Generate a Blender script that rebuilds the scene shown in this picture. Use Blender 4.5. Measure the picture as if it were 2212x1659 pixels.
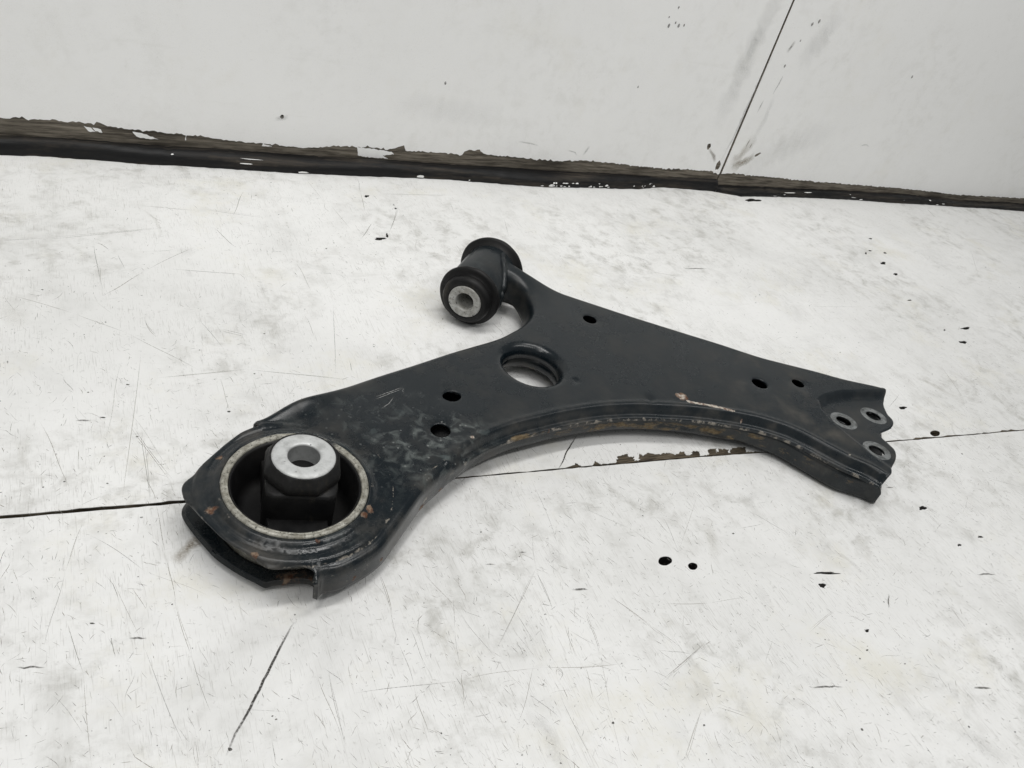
import bpy, math, random
import numpy as np
from mathutils import Matrix, Vector
from mathutils.geometry import delaunay_2d_cdt

for o in list(bpy.data.objects):
    bpy.data.objects.remove(o)
scene = bpy.context.scene
COL = scene.collection
rnd = random.Random(7)
MM = 0.001

# ------------------------------------------------------------ camera
CAM_R = ((0.882731, -0.069617, 0.464693), (-0.398295, -0.635555, 0.661386), (0.249294, -0.76891, -0.588752))
cam = bpy.data.cameras.new('camera')
cam_ob = bpy.data.objects.new('camera', cam)
COL.objects.link(cam_ob)
cr = [Vector((CAM_R[i][0], -CAM_R[i][1], -CAM_R[i][2])) for i in range(3)]
cam_ob.matrix_world = Matrix(((cr[0][0], cr[0][1], cr[0][2], 0.0), (cr[1][0], cr[1][1], cr[1][2], 0.0),
                              (cr[2][0], cr[2][1], cr[2][2], 0.33), (0, 0, 0, 1)))
cam.sensor_fit = 'HORIZONTAL'; cam.sensor_width = 36.0
cam.lens = 36.0 * 1750.0 / 2212.0
cam.clip_start = 0.01; cam.clip_end = 50.0
scene.camera = cam_ob

# ------------------------------------------------------------ light: a workshop with ceiling lamps
world = bpy.data.worlds.new('World'); scene.world = world; world.use_nodes = True
bg = world.node_tree.nodes['Background']
bg.inputs[0].default_value = (0.98, 1.0, 1.0, 1); bg.inputs[1].default_value = 0.23
def area(name, loc, target, sx, sy, power, col):
    l = bpy.data.lights.new(name, 'AREA'); l.shape = 'RECTANGLE'; l.size = sx; l.size_y = sy
    l.energy = power; l.color = col
    ob = bpy.data.objects.new(name, l); COL.objects.link(ob); ob.location = loc
    ob.rotation_euler = (Vector(target) - Vector(loc)).to_track_quat('-Z', 'Y').to_euler()
    return ob
# three fluorescent tubes over the bench
area('ceiling_lamp', (0.20, 0.36, 1.45), (0.20, 0.40, 0), 1.20, 0.10, 9.6, (1.0, 0.99, 0.97))
area('ceiling_lamp', (0.75, -0.30, 1.45), (0.60, 0.30, 0), 1.20, 0.10, 7.0, (1.0, 0.99, 0.97))
area('ceiling_lamp', (-0.45, -0.20, 1.45), (0.0, 0.30, 0), 0.10, 1.20, 6.2, (1.0, 0.99, 0.97))

vs = scene.view_settings
vs.view_transform = 'Standard'; vs.look = 'None'; vs.exposure = 0.0; vs.gamma = 1.0; vs.use_curve_mapping = False

# ------------------------------------------------------------ measured outlines (millimetres on the bench, x along the wall, y towards it)
UPPER=[(77.8,327.9,'b'),(83.1,329.4,'b'),(100.7,338.6,'b'),(119.4,344.8,'b'),(154.8,357.7,'b'),(179.1,365.7,'b'),(209.1,375.9,'b'),(228.5,381.8,'b'),(243.2,386.2,'b'),(253.5,390.1,'b'),(262.0,394.6,'b'),(271.4,399.9,'n'),(280.6,407.0,'n'),(288.0,415.2,'n'),(292.3,423.9,'n'),(294.6,433.4,'n'),(293.6,444.1,'n'),(289.3,451.1,'n'),(283.0,456.0,'t'),(272.0,466.0,'t'),(276.0,480.0,'t'),(288.7,470.7,'b'),(300.4,460.7,'b'),(309.5,454.3,'b'),(326.7,441.5,'b'),(338.2,433.0,'b'),(350.3,424.3,'b'),(367.5,411.8,'b'),(389.6,396.9,'b'),(412.5,381.6,'b'),(432.4,368.4,'b'),(457.9,350.4,'b'),(478.2,339.2,'b'),(500.2,327.7,'b'),(518.3,317.3,'b'),(544.8,305.2,'b'),(549.8,302.3,'o'),(550.0,298.3,'o'),(546.8,293.8,'o'),(539.0,287.0,'o'),(532.0,277.0,'o'),(526.8,268.1,'o'),(523.2,264.1,'o'),(518.6,261.3,'o'),(511.6,259.6,'o'),(505.9,258.4,'o'),(501.7,256.3,'o'),(499.9,252.6,'o'),(499.7,246.4,'o'),(498.7,241.4,'o'),(495.2,235.9,'o'),(489.5,230.9,'o'),(482.6,226.8,'o'),(477.4,223.7,'o'),(472.8,219.7,'o'),(460.8,215.3,'f'),(455.2,225.1,'f'),(446.3,233.7,'f'),(439.3,242.7,'f'),(433.6,250.9,'f'),(427.9,258.9,'f'),(419.8,268.0,'f'),(411.8,273.9,'f'),(401.2,280.2,'f'),(380.2,288.6,'f'),(356.4,296.0,'f'),(335.5,300.4,'f'),(321.6,302.9,'f'),(305.0,304.5,'f'),(286.0,305.0,'f'),(259.8,303.3,'f'),(242.1,300.7,'f'),(225.2,297.9,'f'),(212.3,294.4,'f'),(199.0,289.6,'f'),(190.2,285.3,'f'),(178.5,278.8,'l'),(165.6,271.9,'l'),(152.9,263.1,'l'),(143.9,254.7,'l'),(130.7,242.1,'l'),(122.0,234.2,'l'),(111.8,228.7,'l'),(99.4,224.4,'l'),(93.9,224.1,'l'),(90.5,224.4,'l'),(86.7,220.7,'o'),(86.5,224.3,'o'),(85.2,227.5,'o'),(82.0,229.4,'o'),(77.0,230.2,'o'),(71.1,230.7,'o'),(67.3,231.9,'o'),(63.9,235.2,'o'),(59.8,240.1,'o'),(55.6,244.6,'o'),(50.7,250.7,'o'),(46.8,258.0,'o'),(42.6,266.9,'o'),(40.1,274.2,'o'),(37.5,279.8,'o'),(37.0,283.6,'o'),(37.2,288.0,'o'),(38.7,291.2,'o'),(42.8,294.9,'o'),(48.8,300.9,'o'),(55.1,307.1,'o'),(61.5,313.2,'o'),(67.9,318.0,'o'),(74.1,320.8,'o'),(79.7,322.7,'o')]
LOBE=[(37.7,290.7),(37.5,286.3),(40.6,276.0),(44.5,266.6),(48.4,258.1),(56.8,246.6),(63.3,239.8),(67.7,235.5),(70.3,235.9),(75.5,235.3),(83.2,234.2),(87.1,232.3),(89.2,227.8)]
PAD=[(556.0,296.0),(550.8,297.1),(526.3,299.5),(504.7,301.5),(484.5,299.5),(474.1,295.9),(468.7,287.1),(467.2,278.9),(467.3,268.9),(469.0,255.4),(472.2,236.9),(478.1,217.0)]
SCUFF=[(355.2,318.9),(364.9,319.2),(360.7,308.9),(362.2,305.9),(378.5,300.3),(389.2,292.5),(382.3,293.1),(362.3,302.7),(352.0,306.4),(351.0,313.6)]
ARROW=[[(146.9,337.0),(161.5,342.2),(167.3,344.7)],[(144.9,334.3),(160.4,340.4),(167.5,343.4)],[(147.4,326.5),(153.4,330.2),(158.6,336.0)],[(167.5,343.4),(165.7,341.0),(165.6,338.2)]]
HOLES={'h1': (333.6, 405.0), 'h2': (194.7, 333.3), 'h3': (176.9, 304.9), 'h4': (433.8, 318.9), 'h5': (469.8, 315.4), 'j1': (482.9, 275.4), 'j2': (516.1, 276.6), 'j3': (482.3, 242.1), 'c': (262.2, 357.3), 'dent': (285.1, 337.1)}
PAINT_EDGE_A=[(-43.2,26.6),(-12.3,27.4),(15.7,27.2),(24.6,28.2),(30.0,25.6),(54.0,24.4),(77.6,23.3),(102.1,22.8),(123.6,20.4),(153.8,19.8),(174.2,18.8),(189.5,18.4),(195.0,19.0),(196.5,19.5),(224.8,22.6),(233.6,22.7),(244.0,22.9),(269.8,23.1),(281.4,27.4),(284.0,22.2),(317.6,22.4),(342.6,21.6),(344.3,25.3),(357.9,28.4),(369.4,23.9),(403.3,23.1),(449.9,22.1),(487.6,25.0),(528.5,23.9),(552.1,22.6),(580.3,22.0),(585.1,22.0),(620.2,22.6),(664.7,22.1),(670.7,20.3)]
PAINT_EDGE_B=[(678.3,20.3),(693.0,21.6),(749.3,20.8),(839.0,18.3),(872.2,18.1),(1012.9,16.7),(1124.8,12.6),(1290.0,13.6)]
STRIP_TOP_A=[(-44.7,12.6),(-2.6,12.8),(42.1,12.1),(102.3,11.8),(181.8,11.1),(197.4,11.3),(287.5,11.6),(353.6,11.0),(463.1,11.0),(565.2,11.7),(589.8,11.4),(674.4,13.1)]
STRIP_TOP_B=[(685.5,6.7),(743.7,6.9),(845.7,8.2),(1019.3,8.8),(1132.2,4.5),(1299.1,4.9)]
STRIP_FOOT=[(-45.9,681.3),(-14.5,683.4),(18.3,680.8),(52.4,677.6),(88.7,679.2),(126.4,677.8),(179.5,674.9),(195.1,675.5),(270.0,678.3),(326.3,678.3),(385.5,675.8),(439.0,673.0),(564.4,680.7),(593.1,687.3),(671.9,684.2),(708.9,675.0),(843.1,681.2),(980.0,678.7),(1196.3,675.4),(1280.8,673.0)]
CRACK=[(255.3,287.7),(260.8,292.6),(269.1,301.8),(275.2,307.3),(283.9,315.1)]
GOUGE=[(77.4,217.7),(69.5,207.5),(61.9,196.6),(54.7,186.3),(48.8,178.0),(43.5,171.5),(38.8,163.6)]
CHIPS=[('d',286.7,208.1,4.3,-0.9,-2.0,-2.9),('d',302.0,200.8,3.0,-0.7,-1.6,-2.3),('c',389.0,176.1,12.9,-2.9,-1.5,-1.6),('c',378.8,169.2,3.1,-0.7,-2.0,-2.2),('c',513.0,206.1,4.2,-0.7,-2.8,-2.5),('c',384.0,135.6,2.0,-0.5,-1.1,-1.1),('c',345.1,216.8,0.9,-0.2,-0.6,-0.7),('c',512.8,172.2,2.2,-0.5,-1.5,-1.2),('c',538.4,174.1,2.9,-0.6,-1.3,-1.1),('c',330.9,113.8,9.6,-2.7,-0.5,-0.5),('c',428.5,86.1,6.0,-1.7,-1.1,-0.9),('c',416.3,148.7,1.3,-0.3,-4.4,-4.2),('c',510.7,147.5,7.5,-1.7,-0.7,-0.6),('c',373.6,125.3,0.8,-0.2,-0.7,-0.7),('c',501.2,228.0,3.6,-0.6,-0.9,-0.9),('d',601.8,270.8,5.1,-0.8,-3.6,-3.1),('c',597.1,302.8,5.3,-0.7,-2.9,-2.6),('c',802.8,401.4,8.9,-0.6,-3.7,-3.0),('c',772.1,379.9,7.0,-0.6,-3.7,-3.1),('c',806.8,526.2,6.9,0.0,-3.7,-3.6),('c',803.4,503.3,5.1,-0.1,-3.3,-3.1),('c',841.2,580.8,3.7,0.1,-2.5,-2.4),('c',812.2,553.0,4.1,0.0,-1.9,-1.9),('c',833.0,548.4,4.2,0.0,-2.4,-2.3),('c',799.2,547.3,2.3,0.0,-3.0,-3.0),('c',772.1,453.5,4.2,-0.2,-1.7,-1.6),('c',767.5,400.7,2.3,-0.1,-1.9,-1.6),('c',526.0,516.3,14.8,-0.1,-1.3,-1.8),('c',721.1,666.7,17.6,1.3,-4.2,-5.3),('c',233.9,638.3,3.3,0.2,-0.8,-3.0),('c',223.9,564.3,6.8,0.1,-0.9,-3.1),('c',231.7,569.8,1.4,0.0,-1.6,-5.1),('c',254.4,617.2,1.5,0.1,-0.7,-2.3),('c',174.7,547.7,0.8,0.1,-0.3,-1.1),('c',-37.9,422.7,1.0,-0.1,0.1,-1.6),('c',-19.9,495.3,0.7,0.0,0.0,-1.0),('c',-2.4,368.3,3.7,-0.5,0.0,-0.7),('c',7.1,369.7,1.5,-0.2,0.0,-0.9),('c',21.4,396.3,0.9,-0.1,-0.1,-0.9),('c',72.3,366.1,1.1,-0.1,-0.2,-1.1),('c',6.2,319.7,0.4,-0.1,-0.1,-0.6),('c',-4.6,237.4,1.0,-0.2,0.0,-0.7),('c',12.3,225.5,3.5,-0.9,-0.2,-2.7),('c',-27.7,221.7,5.1,-1.4,0.0,-0.8),('c',27.6,239.7,0.4,-0.1,-0.1,-0.6),('c',40.7,165.7,0.8,-0.2,-0.2,-1.3),('c',-2.4,187.5,0.4,-0.1,0.0,-0.4),('c',6.3,319.6,0.5,-0.1,0.0,-0.6),('c',204.4,231.9,2.2,-0.5,-0.3,-0.6),('c',183.1,228.2,2.9,-0.7,-0.3,-0.8),('c',225.3,201.7,4.5,-1.0,-0.5,-0.8),('c',204.8,129.8,0.7,-0.2,-0.4,-0.8),('c',161.3,131.4,0.4,-0.2,-0.1,-0.3)]
SCRATCHES=[(-36,489,-4,469),(-4,469,25,446),(25,446,61,406),(13,487,42,517),(42,517,78,549),(38,401,89,404),(89,404,152,386),(20,373,36,324),(21,362,37,316),(25,355,25,304),(31,426,12,307),(20,419,7,351),(12,554,13,498),(14,524,14,497),(26,539,29,519),(58,519,109,511),(80,445,94,437),(67,461,79,424),(146,528,149,489),(161,473,142,392),(-23,371,-10,318),(-44,555,-19,558),(-19,558,64,578),(138,458,138,434),(72,397,73,367),(36,459,41,441),(-11,406,-6,393),(27,301,28,269),(28,269,29,239),(29,239,32,212),(32,212,36,183),(4,263,14,222),(14,222,25,170),(-6,295,-14,268),(-14,268,-23,229),(-3,287,18,261),(18,261,43,241),(-14,240,-9,214),(-9,214,-8,173),(2,230,3,219),(12,253,17,239),(10,210,5,197),(81,190,84,158),(86,190,84,152),(-21,208,-10,187),(28,172,28,162),(118,234,123,215),(123,215,121,195),(121,195,121,172),(121,172,120,148),(124,236,123,211),(146,232,156,203),(156,203,164,175),(164,175,171,155),(171,155,181,139),(208,221,166,180),(156,213,150,196),(150,196,145,173),(145,173,140,159),(131,204,132,180),(218,246,207,219),(207,219,205,194),(192,184,192,164),(192,164,192,158),(221,188,216,163),(216,163,207,136),(207,136,198,110),(207,186,204,164),(181,168,160,142),(94,176,142,169),(142,169,184,165),(184,165,226,156),(240,194,253,172),(253,172,263,155),(256,256,279,233),(279,233,288,219),(278,155,241,141),(253,123,229,103),(234,286,226,228),(305,240,299,211),(186,150,186,114),(206,161,201,142),(184,197,187,178),(177,181,178,173),(252,173,261,155),(278,155,240,142),(253,123,229,104),(349,139,346,115),(330,107,328,95),(459,136,455,125),(459,142,455,117),(360,81,360,69),(263,124,277,114),(320,147,304,134),(599,223,631,204),(270,182,296,176),(296,176,324,174),(377,119,394,117),(341,251,298,211),(369,232,386,207),(398,84,392,60),(512,203,512,186),(345,144,374,152),(248,115,247,104),(1014,567,941,492),(854,424,884,414),(1051,585,1073,579),(725,390,750,391),(722,385,727,376),(807,348,818,339),(582,305,610,319),(466,512,496,503),(610,450,699,444),(1043,666,1034,642),(701,350,680,304),(226,674,214,607),(234,672,230,645),(230,645,224,610),(293,681,295,641),(258,621,236,576),(226,592,207,563),(246,643,326,648),(313,633,308,610),(358,606,348,572),(196,622,203,578),(185,670,192,622),(192,622,190,610),(91,606,137,594),(46,608,85,603),(128,639,111,594),(95,578,107,547),(12,554,21,542)]
CHIPPED_EDGE=[(266.3,289.7),(271.2,290.9),(272.8,287.6),(279.9,286.4),(284.6,291.9),(286.7,287.9),(298.5,287.0),(303.3,293.6),(311.4,295.0),(311.0,291.3),(315.0,291.8),(312.8,286.8),(315.8,285.7),(320.5,294.7),(321.9,290.2),(327.7,293.2),(331.7,290.6),(343.4,290.1),(347.2,287.2),(352.8,290.3),(355.8,289.5),(354.9,285.6),(358.6,285.0),(363.7,288.9),(368.2,287.5),(365.0,282.3),(373.1,282.7),(376.0,288.4),(383.5,288.6),(381.0,283.5),(385.9,287.5),(392.7,285.8),(390.4,282.0),(396.4,286.6),(403.0,287.0),(409.2,285.0),(405.5,280.3),(415.2,279.5)]

# ------------------------------------------------------------ helpers
def link(name, verts, faces, mat, parent=None, base=(0, 0, 0), smooth=True, attrs=None):
    """verts in millimetres (world); base = parent's base point in millimetres."""
    v = (np.asarray(verts, float) - np.asarray(base, float)) * MM
    me = bpy.data.meshes.new(name)
    me.from_pydata(v.tolist(), [], [tuple(int(i) for i in f) for f in faces])
    me.update()
    if smooth:
        me.polygons.foreach_set('use_smooth', [True] * len(me.polygons))
    if attrs:
        for k, a in attrs.items():
            a = np.asarray(a, np.float32)
            if a.ndim == 1:
                at = me.attributes.new(k, 'FLOAT', 'POINT'); at.data.foreach_set('value', a)
            else:
                at = me.attributes.new(k, 'FLOAT_COLOR', 'POINT'); at.data.foreach_set('color', a.ravel())
    me.materials.append(mat)
    ob = bpy.data.objects.new(name, me); COL.objects.link(ob)
    if parent is not None:
        ob.parent = parent
        ob.matrix_parent_inverse = Matrix.Identity(4)
    return ob

def empty(name, loc):
    e = bpy.data.objects.new(name, None); COL.objects.link(e)
    e.location = [c * MM for c in loc]; e.empty_display_size = 0.02
    return e

def sstep(x):
    x = np.clip(x, 0.0, 1.0); return x * x * (3 - 2 * x)

def seg_dist(P, loop, closed=True, chunk=1500):
    """distance of points P (n,2) to a polyline; nearest segment and position on it."""
    P = np.asarray(P, float); A = np.asarray(loop, float)
    Bq = np.roll(A, -1, 0) if closed else A[1:]
    A_ = A if closed else A[:-1]
    D = Bq - A_; L2 = np.maximum((D * D).sum(1), 1e-12)
    out_d = np.empty(len(P)); out_i = np.empty(len(P), int); out_t = np.empty(len(P))
    for s in range(0, len(P), chunk):
        q = P[s:s + chunk]
        W = q[:, None, :] - A_[None]
        t = np.clip((W * D[None]).sum(2) / L2[None], 0, 1)
        R = W - t[..., None] * D[None]
        d2 = (R * R).sum(2)
        i = d2.argmin(1); r = np.arange(len(q))
        out_d[s:s + chunk] = np.sqrt(d2[r, i]); out_i[s:s + chunk] = i; out_t[s:s + chunk] = t[r, i]
    return out_d, out_i, out_t

def inside(P, loop, chunk=4000):
    P = np.asarray(P, float); A = np.asarray(loop, float); Bq = np.roll(A, -1, 0)
    res = np.empty(len(P), bool)
    for s in range(0, len(P), chunk):
        x = P[s:s + chunk, 0][:, None]; y = P[s:s + chunk, 1][:, None]
        c = (A[None, :, 1] > y) != (Bq[None, :, 1] > y)
        with np.errstate(divide='ignore', invalid='ignore'):
            xi = (Bq[None, :, 0] - A[None, :, 0]) * (y - A[None, :, 1]) / (Bq[None, :, 1] - A[None, :, 1]) + A[None, :, 0]
        res[s:s + chunk] = ((c & (x < xi)).sum(1) % 2) == 1
    return res

def signed_area(p):
    p = np.asarray(p, float); q = np.roll(p, -1, 0)
    return 0.5 * (p[:, 0] * q[:, 1] - q[:, 0] * p[:, 1]).sum()

def resample(ctrl, step, corner=55.0):
    """closed Catmull-Rom through ctrl [(x,y,type)], sharp corners kept; returns pts, types."""
    n = len(ctrl); P = [np.array(c[:2], float) for c in ctrl]
    sharp = []
    for i in range(n):
        a = P[i] - P[i - 1]; b = P[(i + 1) % n] - P[i]
        an = math.degrees(math.acos(max(-1, min(1, a.dot(b) / (np.linalg.norm(a) * np.linalg.norm(b) + 1e-9)))))
        sharp.append(an > corner)
    pts, ty = [], []
    for i in range(n):
        p1, p2 = P[i], P[(i + 1) % n]
        p0 = P[i - 1] if not sharp[i] else p1 - (p2 - p1)
        p3 = P[(i + 2) % n] if not sharp[(i + 1) % n] else p2 + (p2 - p1)
        d = lambda u, v: max(np.linalg.norm(u - v), 1e-6) ** 0.5
        t0 = 0; t1 = t0 + d(p0, p1); t2 = t1 + d(p1, p2); t3 = t2 + d(p2, p3)
        m = max(1, int(round(np.linalg.norm(p2 - p1) / step)))
        for j in range(m):
            t = t1 + (t2 - t1) * j / m
            a1 = (t1 - t) / (t1 - t0) * p0 + (t - t0) / (t1 - t0) * p1
            a2 = (t2 - t) / (t2 - t1) * p1 + (t - t1) / (t2 - t1) * p2
            a3 = (t3 - t) / (t3 - t2) * p2 + (t - t2) / (t3 - t2) * p3
            b1 = (t2 - t) / (t2 - t0) * a1 + (t - t0) / (t2 - t0) * a2
            b2 = (t3 - t) / (t3 - t1) * a2 + (t - t1) / (t3 - t1) * a3
            pts.append((t2 - t) / (t2 - t1) * b1 + (t - t1) / (t2 - t1) * b2)
            ty.append(ctrl[i][2] if len(ctrl[i]) > 2 else 'o')
    return np.array(pts), ty

def cdt(outline, holes, extra):
    """triangulate outline minus holes with extra interior points. returns V, T, loops (vertex ids)."""
    V = []; E = []; 
    for lp in [outline] + list(holes):
        s = len(V); n = len(lp)
        V += [Vector((float(p[0]), float(p[1]))) for p in lp]
        E += [(s + i, s + (i + 1) % n) for i in range(n)]
    V += [Vector((float(p[0]), float(p[1]))) for p in extra]
    res = delaunay_2d_cdt(V, E, [], 0, 1e-5)
    ov, of, vi = res[0], res[2], res[3]
    W = np.array([(v.x, v.y) for v in ov])
    T = np.array([f for f in of if len(f) == 3])
    C = W[T].mean(1)
    keep = inside(C, outline)
    for h in holes:
        keep &= ~inside(C, h)
    T = T[keep]
    ar = (W[T[:, 1]] - W[T[:, 0]]); br = (W[T[:, 2]] - W[T[:, 0]])
    cr_ = ar[:, 0] * br[:, 1] - ar[:, 1] * br[:, 0]
    T = T[np.abs(cr_) > 1e-7]; cr_ = cr_[np.abs(cr_) > 1e-7]
    T[cr_ < 0] = T[cr_ < 0][:, ::-1]
    back = {}
    for i, src in enumerate(vi):
        for s_ in src: back[s_] = i
    loops = []; s = 0
    for lp in [outline] + list(holes):
        loops.append([back[s + i] for i in range(len(lp))]); s += len(lp)
    return W, T, loops

def offset_rings(loop, dists, sign=1.0):
    """points on inward offsets (loop counter-clockwise, sign=1) that keep their true distance."""
    L = np.asarray(loop); t = np.roll(L, -1, 0) - np.roll(L, 1, 0)
    t /= np.maximum(np.linalg.norm(t, axis=1), 1e-9)[:, None]
    nrm = np.stack([-t[:, 1], t[:, 0]], 1) * sign
    out = []
    for k, d in enumerate(dists):
        q = L + nrm * d
        if d > 6.5: q = q[(k % 2)::2]
        dd, _, _ = seg_dist(q, L)
        out.append(q[dd > d * 0.93])
    return np.concatenate(out)

def thin(P, r):
    """drop points closer than r to an earlier one."""
    seen = {}; keep = []
    for i, (x, y) in enumerate(P):
        k = (int(x // r), int(y // r)); ok = True
        for a in (-1, 0, 1):
            for b in (-1, 0, 1):
                for j in seen.get((k[0] + a, k[1] + b), ()):
                    if (P[j][0] - x) ** 2 + (P[j][1] - y) ** 2 < r * r: ok = False; break
                if not ok: break
            if not ok: break
        if ok:
            keep.append(i); seen.setdefault(k, []).append(i)
    return P[keep]

def circle(c, r, n, rx=1.0, rot=0.0):
    a = np.linspace(0, 2 * np.pi, n, endpoint=False)
    x = np.cos(a) * r * rx; y = np.sin(a) * r
    return np.stack([c[0] + x * math.cos(rot) - y * math.sin(rot), c[1] + x * math.sin(rot) + y * math.cos(rot)], 1)

def lathe(profile, n, closed=False):
    """profile [(r, h)] about the z axis."""
    V, F = [], []
    for r, h in profile:
        for j in range(n):
            a = 2 * math.pi * j / n
            V.append((r * math.cos(a), r * math.sin(a), h))
    m = len(profile)
    for i in range(m if closed else m - 1):
        for j in range(n):
            F.append((i * n + j, i * n + (j + 1) % n, ((i + 1) % m) * n + (j + 1) % n, ((i + 1) % m) * n + j))
    return np.array(V), F

def wobble(x, y, s, seed=0.0):
    return (np.sin(x * s + 1.3 * np.sin(y * s * 0.7 + seed)) + np.sin(y * s * 1.13 + 2.1 + 1.7 * np.sin(x * s * 0.53 - seed)) + np.sin((x + y) * s * 0.61 + seed * 2)) / 3

# ------------------------------------------------------------ material helpers
class NT:
    def __init__(self, name):
        self.m = bpy.data.materials.new(name); self.m.use_nodes = True
        self.t = self.m.node_tree; self.t.nodes.clear()
        self.out = self.t.nodes.new('ShaderNodeOutputMaterial')
        self.b = self.t.nodes.new('ShaderNodeBsdfPrincipled')
        self.t.links.new(self.b.outputs[0], self.out.inputs[0])
        self.tc = self.t.nodes.new('ShaderNodeTexCoord')
    def put(self, sock, v):
        if v is None: return
        if hasattr(v, 'is_output') or isinstance(v, bpy.types.NodeSocket): self.t.links.new(v, sock)
        else: sock.default_value = v
    def new(self, ty, **kw):
        n = self.t.nodes.new(ty)
        for k, v in kw.items(): setattr(n, k, v)
        return n
    def mapped(self, scale=(1, 1, 1), rot=(0, 0, 0), loc=(0, 0, 0), coord='Object'):
        n = self.new('ShaderNodeMapping'); self.put(n.inputs[0], self.tc.outputs[coord])
        n.inputs['Location'].default_value = loc; n.inputs['Rotation'].default_value = rot; n.inputs['Scale'].default_value = scale
        return n.outputs[0]
    def noise(self, scale, detail=4, rough=0.6, vec=None, dist=0.0):
        n = self.new('ShaderNodeTexNoise'); n.inputs['Scale'].default_value = scale; n.inputs['Detail'].default_value = detail
        n.inputs['Roughness'].default_value = rough; n.inputs['Distortion'].default_value = dist
        self.put(n.inputs['Vector'], vec if vec is not None else self.tc.outputs['Object'])
        return n.outputs['Fac']
    def voronoi(self, scale, vec=None, feature='F1'):
        n = self.new('ShaderNodeTexVoronoi', feature=feature); n.inputs['Scale'].default_value = scale
        self.put(n.inputs['Vector'], vec if vec is not None else self.tc.outputs['Object'])
        return n.outputs['Distance']
    def ramp(self, f, a, b, lo=0.0, hi=1.0):
        n = self.new('ShaderNodeMapRange', interpolation_type='SMOOTHSTEP')
        self.put(n.inputs['Value'], f); n.inputs['From Min'].default_value = a; n.inputs['From Max'].default_value = b
        n.inputs['To Min'].default_value = lo; n.inputs['To Max'].default_value = hi
        return n.outputs[0]
    def math(self, op, a, b=None):
        n = self.new('ShaderNodeMath', operation=op); self.put(n.inputs[0], a)
        if b is not None: self.put(n.inputs[1], b)
        return n.outputs[0]
    def mix(self, f, a, b):
        n = self.new('ShaderNodeMix', data_type='RGBA'); self.put(n.inputs['Factor'], f)
        for s, v in ((n.inputs[6], a), (n.inputs[7], b)):
            self.put(s, (*v, 1) if isinstance(v, tuple) and len(v) == 3 else v)
        return n.outputs[2]
    def attr(self, name, out='Fac'):
        n = self.new('ShaderNodeAttribute', attribute_name=name); return n.outputs[out]
    def bump(self, h, strength=0.2, dist=0.001, prev=None):
        n = self.new('ShaderNodeBump'); n.inputs['Strength'].default_value = strength; n.inputs['Distance'].default_value = dist
        self.put(n.inputs['Height'], h)
        if prev is not None: self.put(n.inputs['Normal'], prev)
        return n.outputs[0]
    def set(self, color=None, rough=None, metal=None, normal=None, spec=None):
        b = self.b
        if color is not None: self.put(b.inputs['Base Color'], (*color, 1) if isinstance(color, tuple) and len(color) == 3 else color)
        self.put(b.inputs['Roughness'], rough); self.put(b.inputs['Metallic'], metal)
        self.put(b.inputs['Normal'], normal); self.put(b.inputs['Specular IOR Level'], spec)
        return self.m

def mat_paint(name, col, grime, amt):
    n = NT(name)
    big = n.noise(3.2, 5, 0.6); mid = n.noise(16.0, 7, 0.68, dist=0.5); sm = n.noise(62.0, 6, 0.7, dist=0.3); fine = n.noise(300.0, 4, 0.65)
    s1 = n.noise(26.0, 6, 0.7, vec=n.mapped((1, 0.16, 1), (0, 0, math.radians(-16)))); s2 = n.noise(60.0, 5, 0.7, vec=n.mapped((0.14, 1, 1), (0, 0, math.radians(24))))
    c = n.mix(n.ramp(big, 0.34, 0.70, 0, 0.40 * amt), col, grime)
    c = n.mix(n.ramp(mid, 0.46, 0.78, 0, 0.50 * amt), c, grime)
    patch = n.ramp(n.noise(7.0, 4, 0.6, vec=n.mapped(loc=(7, 2, 0))), 0.38, 0.62)
    c = n.mix(n.math('MULTIPLY', n.ramp(sm, 0.44, 0.72, 0, 0.95 * amt), patch), c, (grime[0] * 0.86, grime[1] * 0.85, grime[2] * 0.82))
    c = n.mix(n.math('MULTIPLY', n.ramp(s1, 0.56, 0.74, 0, 0.55 * amt), patch), c, (grime[0] * 0.80, grime[1] * 0.79, grime[2] * 0.76))
    c = n.mix(n.ramp(s2, 0.60, 0.78, 0, 0.40 * amt), c, (grime[0] * 0.85, grime[1] * 0.84, grime[2] * 0.80))
    # hair-fine scuffing, mostly along one direction
    for sc, rot, th, k in ((1500.0, 4, 0.61, 0.44), (1900.0, 22, 0.61, 0.38), (1700.0, -34, 0.61, 0.42), (1600.0, 70, 0.615, 0.38), (1300.0, -12, 0.62, 0.42)):
        hs = n.noise(sc, 2, 0.5, vec=n.mapped((1, 0.05, 1), (0, 0, math.radians(rot))))
        hm = n.math('MULTIPLY', n.ramp(hs, th, th + 0.07, 0, k * amt), n.ramp(n.noise(24.0, 4, 0.6, vec=n.mapped(loc=(rot, 1, 0))), 0.45, 0.64))
        c = n.mix(hm, c, (grime[0] * 0.55, grime[1] * 0.53, grime[2] * 0.49))
    yel = n.math('MULTIPLY', n.ramp(n.noise(11.0, 6, 0.72, vec=n.mapped(loc=(3, 1, 0))), 0.52, 0.74), 0.75 * amt)
    c = n.mix(yel, c, (col[0] * 0.84, col[1] * 0.815, col[2] * 0.72))
    c = n.mix(n.ramp(fine, 0.58, 0.76, 0, 0.45 * amt), c, (grime[0] * 0.62, grime[1] * 0.61, grime[2] * 0.58))
    r = n.ramp(mid, 0.3, 0.7, 0.34, 0.62)
    h = n.noise(60.0, 4, 0.6, vec=n.mapped((0.25, 1, 1)))
    return n.set(c, r, 0.0, n.bump(sm, 0.10, 0.0005, n.bump(h, 0.12, 0.0008)), 0.4)

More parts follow.
